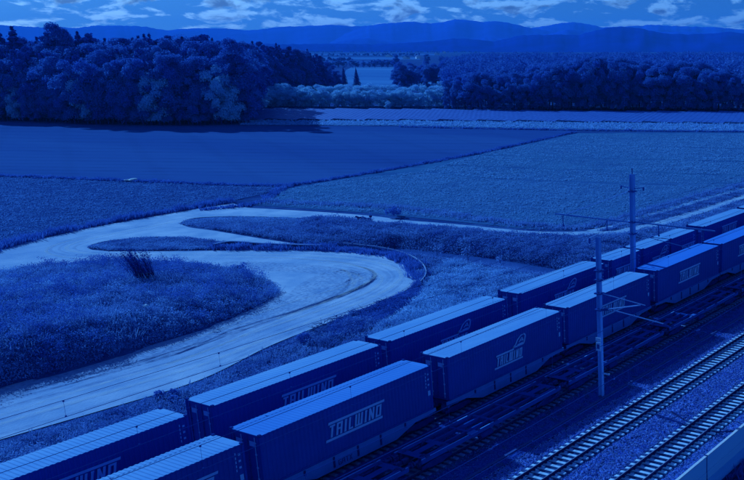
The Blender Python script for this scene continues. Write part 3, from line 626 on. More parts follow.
def wood_stuff(name, pts, H, m, nq=70, size=1.5):
    "a far wood: many small crowns in one mesh"
    n = len(pts); r = rng; d_ = r.standard_normal((n*nq, 3)); d_ /= np.linalg.norm(d_, axis=1)[:, None]; d_[:, 2] = np.abs(d_[:, 2])*1.0-.25
    Hn = np.repeat(H, nq); C_ = np.repeat(np.column_stack([pts, H*.6]), nq, 0)+d_*np.column_stack([Hn*.25, Hn*.25, Hn*.42])*r.uniform(.65, 1.05, (n*nq, 1))
    V, F_ = leaves(C_, size, d_, .9); return grass(name, V, F_, np.repeat(np.repeat(r.random(n), nq)*.8+r.random(n*nq)*.25, 4), m)
M_far = mat('far_leaves', (.026, .10, .46), (.12, .28, .64), .05, 3., attr='tint', trans=.2)
# rest of the right wood, receding to the plain
P = []; H_ = []
for k in range(1500):
    x = random.uniform(446, 830); d = 45+900*random.random()**1.3; 
    p = back(x, rw_y(x), d); P.append(p); yt = 50.5+14*math.exp(-d/160)-1.2*(x-446)/300+random.uniform(-1, 2.5)-(0 if x > 480 else -5*(480-x)/34); H_.append(max(9, min(23, hz_h(x, p, yt))))
wood_stuff('distant_wood', np.array(P), np.array(H_), M_far, 110, 1.25)
P = []; H_ = []
for k in range(420):
    x = random.uniform(-40, 300); d = random.uniform(80, 220) if x < 245 else random.uniform(25, 80); p = back(x, lw_y(x), d); P.append(p); H_.append(min(30, max(8, hz_h(x, p, sky_y(x)+random.uniform(1, 5)))))
wood_stuff('distant_wood', np.array(P), np.array(H_), M_far, 70, 1.5)
P = []; H_ = []
for yb, x0, x1, n, h in [(62, 300, 350, 60, 8), (56.4, 290, 420, 90, 9), (53, 300, 480, 150, 10), (51, 430, 640, 220, 14), (50.2, 280, 760, 260, 13), (49.6, 300, 800, 260, 16), (49.0, -100, 800, 320, 18), (66, 372, 402, 30, 8)]:
    for k in range(n):
        p = at(random.uniform(x0, x1), yb+random.uniform(-.2, .2)*(1 if yb > 52 else .5)); P.append(p[:2]); H_.append(h*random.uniform(.6, 1.2))
wood_stuff('far_hedges', np.array(P), np.array(H_), M_far, 26, 3.4)

# ---------------------------------------------------------------- solar field (too small to pick apart: one array of real tables)
M_solar = mat('solar_glass', (.07, .17, .50), (.05, .13, .42), .5, rough=.5, spec=.1)
Vs, Fs, o_ = [], [], 0
SOL = px([(232, 120.3), (400, 120.8), (744, 124), (840, 125), (840, 114.8), (744, 114), (540, 113.2), (440, 111.5), (262, 110.5), (236, 113)])
lo, hi = SOL.min(0), SOL.max(0); rows = np.arange(lo[0], hi[0], 5.4)
cand = np.array([(x, y) for x in rows for y in np.arange(lo[1], hi[1], 2.2)]); cand = cand[inside(cand, SOL)]
n = len(cand); tl = R(12); dy, dz = 1.7*math.cos(tl), 1.7*math.sin(tl)
base = np.column_stack([cand, np.full(n, .8)]); qd = np.array([(-dy, -1.0, -dz), (dy, -1.0, dz), (dy, 1.0, dz), (-dy, 1.0, -dz)])
V = (base[:, None]+qd[None]).reshape(-1, 3); V = np.vstack([V, V-np.array([0, 0, .06])]); i = np.arange(n)*4; j = i+4*n
F_ = np.vstack([np.stack([i, i+1, i+2, i+3], 1), np.stack([j+3, j+2, j+1, j], 1), np.stack([i, j, j+1, i+1], 1), np.stack([i+1, j+1, j+2, i+2], 1), np.stack([i+2, j+2, j+3, i+3], 1), np.stack([i+3, j+3, j, i], 1)])
pv_ = np.array([(.9, -.05, 0), (.9, .05, 0), (.9, .05, .9), (.9, -.05, .9)]); q = cand[::2]; Vp = (np.column_stack([q, np.zeros(len(q))])[:, None]+pv_[None]).reshape(-1, 3); ip = np.arange(len(q))*4+len(V)
F_ = np.vstack([F_, np.stack([ip, ip+1, ip+2, ip+3], 1)]); tag(link('solar_panels', npmesh('solar_panels', np.vstack([V, Vp]), F_), None, M_solar), kind='stuff')

# ---------------------------------------------------------------- village houses far off
M_wall = mat('white_render', A(120, 185, 250), A(100, 165, 240), .2); M_tile = mat('roof_tiles', A(40, 90, 190), A(50, 105, 205), .4)
for x, y, wd, dp, hh, rz, lab in [(406.5, 59, 18, 10, 4, .4, 'long pale farm building, leftmost of the far village'), (418, 58.6, 16, 9, 5, .9, 'white house between the two dark village trees'), (437, 55, 26, 12, 5, .5, 'pale shed right of the round village tree'), (444.5, 53.6, 22, 11, 7, .7, 'brightest white building of the far village'), (389, 57, 30, 12, 4, .6, 'low far hall at the left of the village')]:
    p = at(x, y); e = empty('village_house', (p[0], p[1], 0), lab, 'house', None, rz)
    MB().prism([(-dp/2, 0), (dp/2, 0), (dp/2, hh), (0, hh+dp*.3), (-dp/2, hh)], 'x', -wd/2, wd/2).build('wall', M_wall, e)
    b = MB()
    for s in (-1, 1): b.prism([(s*(dp/2+.5), hh-.25), (0, hh+dp*.3+.1), (0, hh+dp*.3+.4), (s*(dp/2+.5), hh+.05)], 'x', -wd/2-.5, wd/2+.5)
    b.build('roof', M_tile, e); b = MB()
    for k in range(4): b.box(-wd/2+2+k*(wd-5)/3, -wd/2+3.2+k*(wd-5)/3, -dp/2-.05, -dp/2+.05, 1.2, 2.6)
    b.build('window', mat('dark_pane', (.01, .03, .12)), e)

# ---------------------------------------------------------------- wall and guard rail of the hairpin
M_conc = mat('concrete', A(58, 120, 212), A(48, 104, 200), 1.5, 6., bump=.01)
M_cdark = mat('old_concrete', A(24, 64, 158), A(34, 80, 176), 1.2, 6., bump=.02)
WL = smoothline(px([(214, 248.6), (232, 245.6), (262, 247.6), (300, 249), (322, 249.5)]), 4)
e = empty('retaining_wall', (WL[0][0], WL[0][1], 0), 'low dark retaining wall with pale coping between the two upper roads', 'wall'); o0 = np.array([WL[0][0], WL[0][1]])
def strip(line, thick, z0, z1):
    c = np.asarray(line)-o0; t = np.gradient(c, axis=0); t /= np.linalg.norm(t, axis=1)[:, None]; n_ = np.stack([-t[:, 1], t[:, 0]], 1)*thick/2; b = MB(); k = len(c)
    vs = [(*q, z) for z in (z0, z1) for sgn in (1, -1) for q in c+sgn*n_]
    fs = []
    for i in range(k-1): fs += [(i, i+1, k+i+1, k+i), (2*k+i, 3*k+i, 3*k+i+1, 2*k+i+1), (i, 2*k+i, 2*k+i+1, i+1), (k+i, k+i+1, 3*k+i+1, 3*k+i)]
    fs += [(0, k, 3*k, 2*k), (k-1, 3*k-1, 4*k-1, 2*k-1)]; return b.add(vs, fs)
strip(WL, .3, -.1, .55).build('wall', mat('dark_concrete', A(10, 34, 112), A(16, 48, 130), 1., 5.), e); strip(WL, .42, .553, .64).build('coping', M_conc, e)  # wall concrete is darker than its coping
GR = smoothline(px([(342, 247.5), (372, 250.8), (394, 254.8), (410, 260), (420, 266), (425.5, 273), (426, 280), (421, 287)]), 5)
o0 = np.array([GR[0][0], GR[0][1]]); e = empty('guard_rail', (o0[0], o0[1], 0), 'bright curved guard rail round the outside of the hairpin bend', 'guard rail')
M_galv = mat('galvanised_steel', A(110, 175, 245), A(90, 155, 235), 4., rough=.5)
strip(GR, .10, .56, .70).build('rail', mat('dull_steel', A(70, 135, 225), A(56, 118, 212), 4., rough=.6), e)
pm = MB().box(-.05, .05, -.05, .05, -.2, .75).mesh('post'); pm.materials.append(M_cdark)
for q in GR[::2]: p_ = link('post', pm, e); p_.location = (q[0]-o0[0], q[1]-o0[1]-.12, 0)
# branch pile by the lower road edge
e = empty('branch_pile', tuple(at(336, 325)), 'heap of cut branches along the road edge below the hairpin', 'branch pile'); b = MB(); o_ = at(336, 325)[:2]
ln = smoothline(px([(312, 334), (325, 326), (345, 319), (372, 309), (392, 300)]), 5)-o_
for k in range(90):
    q = ln[random.randrange(len(ln))]; a = random.uniform(0, 3.14); L_ = random.uniform(.4, 1.1); z0 = random.uniform(.1, .5)
    b.bar((q[0]-math.cos(a)*L_/2, q[1]-math.sin(a)*L_/2, z0), (q[0]+math.cos(a)*L_/2, q[1]+math.sin(a)*L_/2, z0+random.uniform(-.15, .35)), .03, 5, .012)
tag(b.build('branches', mat('dead_wood', A(40, 90, 185), A(20, 55, 145), 2.), e), kind='stuff')
# litter and field heap
def blob(name, p, r, sq, m, label, cat, seed):
    bm = bmesh.new(); bmesh.ops.create_icosphere(bm, subdivisions=2, radius=r); rn = random.Random(seed)
    for v in bm.verts: v.co *= rn.uniform(.72, 1.2); v.co.z *= sq; v.co.x *= 1.4
    me = bpy.data.meshes.new(name); bm.to_mesh(me); bm.free(); o = link(name, me, None, m); o.location = p; return tag(o, label, cat)
M_white = mat('white_plastic', A(150, 210, 255), A(120, 185, 250), 6.)
p = at(149, 330); p[2] = _hP([p[:2]])[0]+.55; blob('plastic_bag', p, .2, .6, M_white, 'crumpled white plastic bag caught in the weeds on the mound front', 'litter', 1)
for k, (x, y, lab) in enumerate([(127, 181.3, 'smaller pale sack on the boundary between the two left fields'), (133, 181.0, 'larger pale sheet heap on the boundary between the two left fields')]):
    p = at(x, y); p[2] = .25; blob('covered_heap', p, .4+.3*k, .4, M_white, lab, 'heap', 5+k)

# ---------------------------------------------------------------- railway tracks
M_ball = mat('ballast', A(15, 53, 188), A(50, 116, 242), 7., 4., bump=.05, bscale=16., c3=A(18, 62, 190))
M_balld = mat('shade_toned_ballast', A(8, 38, 155), A(22, 72, 195), 7., 4., bump=.05, bscale=16.)  # darker copy of the ballast: the trains' shade put into its colour
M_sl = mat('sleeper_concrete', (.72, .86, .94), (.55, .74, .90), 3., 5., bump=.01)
M_slo = mat('dark_sleeper', A(56, 112, 205), A(40, 92, 190), 3., 5., bump=.01)  # darker sleeper tone for the three tracks that carry wagons
M_rail = mat('rail_steel', A(12, 38, 118), A(8, 28, 100), 5., rough=.45, metal=.0)
M_head = mat('polished_rail', A(90, 150, 235), A(80, 140, 228), 5., rough=.25, metal=.4)
def bed(x0, x1, y0, y1, step, m, name):
    X = np.arange(x0, x1, step); Y = np.arange(y0, y1+.01, step); a, b_ = np.meshgrid(X, Y); z = rng.normal(0, .028, a.shape)-.02
    for Yc in (32.55, 27.15, 39.85): z -= .085*np.clip((1.5-abs(b_-Yc))/.25, 0, 1)
    n_ = len(X); i = (np.arange(len(Y)-1)[:, None]*n_+np.arange(n_-1)[None]).ravel()
    return tag(link(name, npmesh(name, np.column_stack([a.ravel(), b_.ravel(), z.ravel()+.02]), np.stack([i, i+1, i+1+n_, i+n_], 1)), None, m), kind='structure')
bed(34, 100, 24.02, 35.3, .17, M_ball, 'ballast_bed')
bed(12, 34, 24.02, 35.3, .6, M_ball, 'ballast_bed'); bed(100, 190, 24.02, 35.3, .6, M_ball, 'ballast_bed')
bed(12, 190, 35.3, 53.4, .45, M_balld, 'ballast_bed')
# loose stones
oc = np.array([(1, 0, 0), (-1, 0, 0), (0, 1, 0), (0, -1, 0), (0, 0, 1), (0, 0, -1)], float); of = np.array([(0, 2, 4), (2, 1, 4), (1, 3, 4), (3, 0, 4), (2, 0, 5), (1, 2, 5), (3, 1, 5), (0, 3, 5)])
def stones(P, s, m, name):
    n = len(P); a = rng.standard_normal((n, 3, 3)); a = np.linalg.qr(a)[0]; v = oc[None]*rng.uniform(.6, 1.3, (n, 6, 1))*(s*rng.uniform(.6, 1.4, n))[:, None, None]
    V = np.einsum('nij,nkj->nki', a, v)+np.column_stack([P, .03-.085*np.clip((1.5-np.min([abs(P[:, 1]-q_) for q_ in (32.55, 27.15, 39.85)], axis=0))/.25, 0, 1)])[:, None]; F_ = (of[None]+6*np.arange(n)[:, None, None]).reshape(-1, 3); grass(name, V.reshape(-1, 3), F_, np.repeat(rng.random(n), 6), m)
M_stone = mat('ballast_stones', A(16, 60, 190), A(72, 142, 250), 3., attr='tint')
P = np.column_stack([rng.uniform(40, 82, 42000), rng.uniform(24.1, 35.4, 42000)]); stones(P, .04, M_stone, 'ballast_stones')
M_stoned = mat('dark_stones', A(10, 46, 160), A(36, 95, 215), 3., attr='tint')  # stones of the shaded strip, its shade put into their colour
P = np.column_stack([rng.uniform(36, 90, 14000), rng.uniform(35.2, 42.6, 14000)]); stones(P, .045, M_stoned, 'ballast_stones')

sl_poly = [(-1.3, 0), (1.3, 0), (1.3, .10), (.86, .12), (.55, .07), (-.55, .07), (-.86, .12), (-1.3, .10)]
sl_me = MB().prism(sl_poly, 'x', -.13, .13).mesh('sleeper', .015)
def rail_poly(y): return [(y-.07, 0), (y+.07, 0), (y+.07, .02), (y+.012, .045), (y+.012, .125), (y+.036, .135), (y+.036, .172), (y-.036, .172), (y-.036, .135), (y-.012, .125), (y-.012, .045), (y-.07, .02)]
def track(Y, x0, x1, sx0, sx1, ms, label, gauge=1.5):
    e = empty('railway_track', (0, Y, 0), label, 'railway track'); sm = sl_me.copy(); sm.materials.append(ms)
    for s in (-1, 1):
        r_ = MB().prism([(y, z+.12) for y, z in rail_poly(s*gauge/2)], 'x', x0, x1).build('rail', M_rail, e)
        MB().box(x0, x1, s*gauge/2-.018, s*gauge/2+.018, .2925, .296).build('running_surface', M_head, r_)
    X = np.arange(sx0, sx1, .62)
    for x in X[:290]: q = link('sleeper', sm, e); q.location = (x, random.gauss(0, .015), -.005+random.gauss(0, .006)); q.rotation_euler = (0, 0, random.gauss(0, .006))
    b = MB()
    for x in X:
        for s in (-1, 1):
            for t in (-1, 1): b.box(x-.07, x+.07, s*gauge/2+t*.12-.045, s*gauge/2+t*.12+.045, .10, .165)
    tag(b.build('rail_clips', M_rail, e), kind='stuff')
    return e
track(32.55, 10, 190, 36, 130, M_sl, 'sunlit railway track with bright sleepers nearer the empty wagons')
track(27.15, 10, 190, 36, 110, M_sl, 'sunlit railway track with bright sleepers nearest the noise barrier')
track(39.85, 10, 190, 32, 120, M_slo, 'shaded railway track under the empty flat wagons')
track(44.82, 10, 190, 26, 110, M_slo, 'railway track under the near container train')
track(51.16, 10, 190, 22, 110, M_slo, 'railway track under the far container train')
# cable trough: lids are pieces
e = empty('cable_trough', (0, 36.2, 0), 'thin concrete cable trough line between the shaded and sunlit tracks', 'cable trough')
MB().box(30, 130, -.09, .09, -.05, .05).build('channel', M_cdark, e)
lm = MB().box(-.49, .49, -.10, .10, .052, .085).mesh('lid', .008); lm.materials.append(M_cdark)
for k in range(100): q = link('lid', lm, e); q.location = (30.5+k, 0, 0); q.rotation_euler = (0, 0, random.gauss(0, .004))
for x, y, x2, y2 in [(671.5, 412.5, 684, 420.5)]:
    a = at(x, y); b_ = at(x2, y2); tag(MB().bar((a[0], a[1], .06), (b_[0], b_[1], .05), .06).build('drain_cover', M_rail), 'dark cable lying across the ballast between the two sunlit tracks', 'cable')
tag(MB().bar((53.5, 26.1, .05), (54.7, 24.5, .08), .05).build('cable', M_rail), 'short dark cable on the ballast beside the noise barrier', 'cable')

# noise barrier
e = empty('noise_barrier', (0, 23.9, 0), 'pale noise barrier wall with bright coping along the tracks', 'wall')
M_pan = mat('barrier_panel', (.40, .78, .94), (.36, .72, .92), .7, 5., stretch=(.3, 1, 3)); M_plinth = mat('barrier_plinth', (.2, .56, .9), (.16, .5, .84), .8, 5., stretch=(.3, 1, 2))
X = np.arange(48.1-7.2*4, 130, 7.2)
for k, x in enumerate(X):
    MB().box(x+.08, x+7.12, -.06, .06, -.1, .93).build('panel', M_pan, e, .008); MB().box(x+.08, x+7.12, -.075, .075, -.65, -.11).build('panel', M_pan, e, .008); MB().box(x+.08, x+7.12, -.09, .09, -1.9, -.66).build('plinth', M_plinth, e, .01)
    MB().box(x-.07, x+.07, -.05, .10, -1.9, 1.02).build('post', M_cdark, e, .01); MB().box(x+.085, x+7.115, -.1, .1, .935, 1.0).build('coping', M_galv, e, .01)
P = np.column_stack([rng.uniform(38, 70, 3000), rng.uniform(19, 23.6, 3000)]); V, F_, t = tufts(P, .25+.3*rng.random(3000), .07, 6, .6, z=np.full(3000, -1.77)); grass('slope_grass', V, F_, t*.4, M_dark)

# ---------------------------------------------------------------- containers
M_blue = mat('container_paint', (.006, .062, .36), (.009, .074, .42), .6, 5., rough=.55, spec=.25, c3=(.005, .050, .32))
M_frame = mat('container_frame', (.010, .075, .40), (.010, .060, .34), 1.5, 5., rough=.5)
M_letter = mat('white_lettering', (.42, .60, .88), (.34, .52, .82), 2.5, 5.)
M_cast = mat('corner_steel', (.012, .03, .22), (.05, .1, .35), 6.)
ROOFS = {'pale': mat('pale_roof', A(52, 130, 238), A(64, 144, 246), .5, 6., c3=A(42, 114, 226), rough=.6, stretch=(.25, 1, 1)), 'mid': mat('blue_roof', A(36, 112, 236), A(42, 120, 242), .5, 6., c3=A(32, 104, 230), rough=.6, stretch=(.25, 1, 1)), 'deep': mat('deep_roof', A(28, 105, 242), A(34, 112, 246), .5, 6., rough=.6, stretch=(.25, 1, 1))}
CW, CH_, CZ = 2.55, 3.2, 1.35
def corr(x0, x1, pitch, d):
    "trapezoid profile along x: list of (x, depth)"
    n = max(1, round((x1-x0)/pitch)); p = (x1-x0)/n; out = []
    for k in range(n):
        a = x0+k*p; out += [(a, 0), (a+.36*p, 0), (a+.5*p, d), (a+.86*p, d)]
    return out+[(x1, 0)]
def glyph(ch, u, wd, h, t):
    "strokes of a narrow capital as boxes (u0,u1,v0,v1) in a cell of width wd"
    L_ = (u, u+t, 0, h); Rr = (u+wd-t, u+wd, 0, h); top = (u, u+wd, h-t*.8, h); bot = (u, u+wd, 0, t*.8); mid = (u, u+wd, h*.42, h*.42+t*.8); c = (u+wd/2-t/2, u+wd/2+t/2, 0, h)
    return {'T': [top, c], 'A': [L_, Rr, top, mid], 'I': [c, (u+wd*.15, u+wd*.85, 0, t*.7), (u+wd*.15, u+wd*.85, h-t*.7, h)], 'L': [L_, bot], 'W': [L_, Rr, bot, (u+wd/2-t/2, u+wd/2+t/2, 0, h)], 'N': [L_, Rr, 'diag'], 'D': [L_, Rr, top, bot],
            'G': [L_, top, bot, (u+wd-t, u+wd, 0, h*.5), (u+wd*.5, u+wd, h*.42, h*.42+t*.8)], 'X': ['x']}[ch]
def word(b, text, u0, width, v0, h, y, t, slant, gap=.3, wide={}):
    ws = [wide.get(c, 1.) for c in text]; tot = sum(ws)+gap*(len(text)-1); s = width/tot; u = u0
    S = lambda p: (p[0]+slant*(p[1]-v0), p[1])
    kk = 0
    for c, wv in zip(text, ws):
        wd = wv*s
        for g_ in glyph(c, u, wd, h, t):
            if g_ == 'diag': polys = [[(u, h), (u+t, h), (u+wd, 0), (u+wd-t, 0)]]
            elif g_ == 'x': polys = [[(u, h), (u+t, h), (u+wd, 0), (u+wd-t, 0)], [(u, 0), (u+t, 0), (u+wd, h), (u+wd-t, h)]]
            else: polys = [[(g_[0], g_[2]), (g_[1], g_[2]), (g_[1], g_[3]), (g_[0], g_[3])]]
            for pl in polys: kk = (kk+1) % 5; b.prism([S((p[0], p[1]+v0)) for p in pl], 'y', y-.0025*kk, y+.01-.0025*kk)
        u += wd+gap*s
def logo(parent, u0, z0, width, hgt, emblem):
    y = -.012; b = MB(); sl_ = .2; bt = .13*hgt
    S = lambda u, v: (u+sl_*v, z0+v)
    b.prism([S(-.12+u0, 0), S(u0+width, 0), S(u0+width, bt), S(-.12+u0, bt)], 'y', y, y+.01)
    if emblem:
        b.prism([S(u0-.05, hgt-bt), S(u0+width*.62, hgt-bt), S(u0+width*.62, hgt), S(u0-.05, hgt)], 'y', y, y+.01)
    else:
        b.prism([S(u0-.05, hgt-bt), S(u0+width+.05, hgt-bt), S(u0+width+.05, hgt), S(u0-.05, hgt)], 'y', y, y+.01)
    word(b, 'TAILWIND', u0+.12, width-.25, z0+bt+.05*hgt, hgt-2*bt-.10*hgt, y, .095*hgt+.03, sl_, .30, {'I': .55, 'W': 1.35, 'T': .9, 'L': .8})
    b.build('lettering', M_letter, parent)
    if emblem:
        b = MB(); e0 = u0+width*.66
        outer = [(-.25, 0), (.05, .2), (.25, .62), (.65, .92), (1.0, .98), (1.2, .78), (1.18, .3), (1.1, 0)]
        for k in range(len(outer)):
            a, c = np.array(outer[k]), np.array(outer[(k+1) % len(outer)]); d_ = c-a; d_ /= np.linalg.norm(d_); n_ = np.array([-d_[1], d_[0]])*.07
            b.prism([S(e0+q[0], hgt+.06+q[1]*.8) for q in (a-n_, c-n_, c+n_, a+n_)], 'y', y, y+.01)
        for q in [((.45, .3), (.8, .68)), ((.8, .68), (1., .3)), ((.3, .1), (1.0, .14)), ((.62, .42), (.9, .42))]:
            a, c = np.array(q[0]), np.array(q[1]); d_ = c-a; d_ /= np.linalg.norm(d_); n_ = np.array([-d_[1], d_[0]])*.05
            b.prism([S(e0+p[0], hgt+.06+p[1]*.8) for p in (a-n_, c-n_, c+n_, a+n_)], 'y', y-.001, y+.009)
        b.build('emblem', M_letter, parent)
CAST = MB().box(-.09, .09, -.085, .085, -.06, .06).mesh('corner_casting', .012); CAST.materials.append(M_cast)
def container(x0, yn, Lc, roof, label, logo_at=None, group='containers loaded on the two trains', rd=.017):
    "yn is the side that faces the camera; logo_at = (x, z, width, height, emblem) in world x and z"
    e = empty('shipping_container', (x0, yn, CZ), label, 'shipping container', group); H = CH_; W_ = CW
    # side walls: corrugated sheets
    for s in (0, 1):
        pr = corr(.14, Lc-.14, .29, .036); y = .03 if s == 0 else W_-.03; sg = 1 if s == 0 else -1
        V = [(x, y+sg*d, z) for z in (.15, H-.12) for x, d in pr]; n = len(pr); i = np.arange(n-1)
        link('side_wall', npmesh('side_wall', V, np.stack([i, i+1, n+i+1, n+i], 1)), e, M_blue)
    MB().box(Lc-.06, Lc-.03, .12, W_-.12, .15, H-.12).build('end_wall', M_blue, e)
    # frame
    b = MB()
    for x in (0, Lc-.14):
        for y in (0, W_-.14): b.box(x, x+.14, y, y+.14, .12, H-.10)
        b.box(x, x+.14, .141, W_-.141, .02, .14); b.box(x, x+.14, .141, W_-.141, H-.14, H-.03)
    for y in (0, W_-.09): b.box(.141, Lc-.141, y, y+.09, .02, .148); b.box(.141, Lc-.141, y, y+.07, H-.118, H-.02)
    b.build('frame', M_frame, e, .006)
    MB().box(.15, Lc-.15, .10, W_-.10, .05, .12).build('floor', M_cast, e)
    # roof: cross-ribbed sheet with flat end plates
    pr = corr(.45, Lc-.45, .285, rd); pr = [(.02, 0)]+pr+[(Lc-.02, 0)]; n = len(pr); V = [(x, y, H-.018+d) for y in (.02, W_-.02) for x, d in pr]; V += [(x, y, H-.06) for y in (.02, W_-.02) for x, d in pr]
    i = np.arange(n-1); F_ = np.vstack([np.stack([i, i+1, n+i+1, n+i], 1), np.stack([2*n+i, 2*n+i+1, i+1, i], 1), np.stack([n+i, n+i+1, 3*n+i+1, 3*n+i], 1)])
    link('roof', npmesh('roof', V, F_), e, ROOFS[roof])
    for x in (.09, Lc-.09):
        for y in (.085, W_-.085):
            for z in (.05, H-.02): q = link('corner_casting', CAST, e); q.location = (x, y, z)
    # doors at the end that faces left in the photograph
    for s in (0, 1):
        d_ = MB().box(.02, .06, .15+s*(W_-.3)/2+.005, .15+(s+1)*(W_-.3)/2-.005, .16, H-.15).build('door', M_blue, e, .006)
        for t in (.22, .78):
            yy = .15+(s+t)*(W_-.3)/2; r_ = MB().bar((-.015, yy, .18), (-.015, yy, H-.16), .022, 6)
            for z in (.5, 1.2, 2.0, 2.7): r_.box(-.03, .018, yy-.06, yy+.06, z-.04, z+.04)
            r_.build('locking_bar', M_letter if t < .5 else M_cast, d_)
        MB().box(.008, .019, .15+s*(W_-.3)/2+.35, .15+s*(W_-.3)/2+.75, H-.75, H-.45).build('marking', M_letter, d_)
    # small code panel at the right end of the side
    b = MB(); 
    for k in range(5): b.box(Lc-.62, Lc-.56, .004, .014, H-.55-k*.24, H-.40-k*.24)
    for k in range(3): b.box(Lc-.42, Lc-.28, .004, .014, H-.62-k*.38, H-.50-k*.38)
    b.box(Lc-.44, Lc-.22, .004, .014, H-2.1, H-1.75); tag(b.build('marking', M_letter, e), kind='stuff')
    if logo_at: logo(e, logo_at[0]-x0, logo_at[1]-CZ, logo_at[2], logo_at[3], logo_at[4])
    return e
YC, YD = 43.54, 49.89
NEAR = [(16.86, 13.72, 'pale', 'container of the near train cut off by the bottom edge, with strongly ribbed bright roof', (24., 2.4, 4.6, 1.2, False)),
        (31.56, 13.72, 'mid', 'largest foreground container of the near train with big pale barred lettering', (36.15, 2.38, 4.45, 1.2, False)),
        (46.89, 13.72, 'pale', 'near train container whose lettering carries an emblem, left of the shorter mast', (52.0, 2.1, 3.3, 1.06, True)),
        (61.55, 13.72, 'pale', 'near train container partly hidden behind the shorter mast', (66.6, 2.4, 4.0, 1.1, False)),
        (76.72, 13.72, 'deep', 'near train container with deep blue roof right of the shorter mast, below the taller mast', (81.1, 2.3, 4.45, 1.25, False)),
        (91.17, 13.72, 'deep', 'near train container cut off by the right edge of the picture', (95.5, 2.3, 4.4, 1.25, False)),
        (106.3, 13.72, 'mid', 'near train container just past the right edge of the picture', (110.5, 2.3, 4.4, 1.25, False))]
FARR = [(17.94, 13.72, 'pale', 'far train container cut off by the left edge, with half hidden lettering', (22.7, 2.4, 4.5, 1.2, False)),
        (33.24, 13.72, 'pale', 'far train container showing its door end with locking bars above the road verge', (38.0, 2.4, 4.4, 1.2, False)),
        (47.82, 13.72, 'pale', 'far train container in front of the hairpin bend with an emblem on its side', (53.0, 2.1, 3.3, 1.06, True)),
        (63.44, 13.72, 'pale', 'far train container in front of the reeds with an emblem, left of the shorter mast', (68.3, 2.2, 3.3, 1.1, True)),
        (78.45, 5.85, 'pale', 'short far train container directly left of the taller mast', (79.1, 2.5, 3.2, 1.05, False)),
        (84.85, 5.9, 'pale', 'short far train container directly behind the taller mast with a small emblem', (86.6, 2.2, 2.9, 1.0, True)),
        (91.05, 6.1, 'pale', 'short far train container right of the taller mast under its long arm', (93.4, 2.3, 3.3, 1.0, False)),
        (99.5, 13.72, 'pale', 'long far train container beside the gravel path near the right edge', (104.2, 2.6, 4.4, 1.2, False)),
        (114.3, 13.72, 'pale', 'farthest visible far train container at the right edge', (119, 2.4, 4.4, 1.2, False))]
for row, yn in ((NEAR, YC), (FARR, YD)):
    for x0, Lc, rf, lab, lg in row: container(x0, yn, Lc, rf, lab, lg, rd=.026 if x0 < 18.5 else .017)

# ---------------------------------------------------------------- wagons
M_wag = mat('wagon_sill', (.10, .28, .66), (.08, .24, .6), 1.5, 6.); M_under = mat('underframe', (.012, .03, .18), (.02, .05, .24), 2., 5.); M_wheel = mat('wheel_steel', (.015, .04, .2), (.04, .09, .3), 6., rough=.5)
WHEEL = MB(); 
WHEEL.bar((0, -.07, 0), (0, .07, 0), .46, 18); WHEEL.bar((0, .071, 0), (0, .10, 0), .49, 18); WHEEL.bar((0, -.13, 0), (0, -.071, 0), .12, 10); WHEEL = WHEEL.mesh('wheel'); WHEEL.materials.append(M_wheel)
BOG = MB(); 
for s in (-1, 1): BOG.prism([(-1.35, .42), (-.9, .42), (-.55, .30), (.55, .30), (.9, .42), (1.35, .42), (1.35, .62), (.6, .74), (-.6, .74), (-1.35, .62)], 'y', s*1.0-.06, s*1.0+.06)
BOG.box(-.18, .18, -.93, .93, .45, .80); BOG = BOG.mesh('bogie', .01); BOG.materials.append(M_under)
def bogie(e, x):
    bo = link('bogie', BOG, e); bo.location = (x, 0, .0)
    for dx in (-.9, .9):
        for s in (-1, 1): q = link('wheel', WHEEL, bo); q.location = (dx, s*.76, .76); q.rotation_euler = (0, 0, 0 if s < 0 else math.pi)
def loaded_wagon(x0, Lc, Y, label, name_text=False):
    e = empty('container_wagon', (x0, Y, 0), label, 'flat wagon', 'wagons under the containers'); a, c = -.25, Lc+.25
    for s in (-1, 1):
        q0, q1 = .26*Lc, .74*Lc
        MB().prism([(a, 1.10), (.12*Lc, 1.02), (q0, .42), (q1, .42), (.88*Lc, 1.02), (c, 1.10), (c, 1.34), (a, 1.34)], 'y', s*1.20-.05, s*1.20+.05).build('side_sill', M_wag, e, .01)
        for x in (.2*Lc, .36*Lc, .5*Lc, .64*Lc, .8*Lc): MB().box(x-.06, x+.06, s*1.262-.012 if s > 0 else -1.30, s*1.30 if s > 0 else -1.251, .60 if .25*Lc < x < .75*Lc else 1.0, 1.30).build('rib', M_under, e)
    b = MB(); b.box(a, c, -.25, .25, .85, 1.2)
    for x in np.linspace(0, Lc, 7): b.box(x-.1, x+.1, -1.14, 1.14, 1.08, 1.3)
    b.build('underframe', M_under, e); bogie(e, 1.1); bogie(e, Lc-1.1)
    for x, s in ((a, -1), (c, 1)): MB().box(min(x, x+s*.28), max(x, x+s*.28), -.12, .12, .95, 1.12).build('coupler', M_wheel, e)
    if name_text: b = MB(); word(b, 'GATX', .41*Lc-.35, 1.1, .62, .34, -1.262, .06, 0, .25); b.build('lettering', M_cast, e)
for row, Y, nm in ((NEAR, 44.82, 'near'), (FARR, 51.16, 'far')):
    for k, (x0, Lc, rf, lab, lg) in enumerate(row):
        sub = lab.split(' container')[0] if False else lab
        loaded_wagon(x0, Lc, Y, 'wagon carrying the ' + ' '.join(sub.replace(', with strongly ribbed bright roof', '').replace(' with half hidden lettering', '').split()[:13]), nm == 'near' and k in (1,))
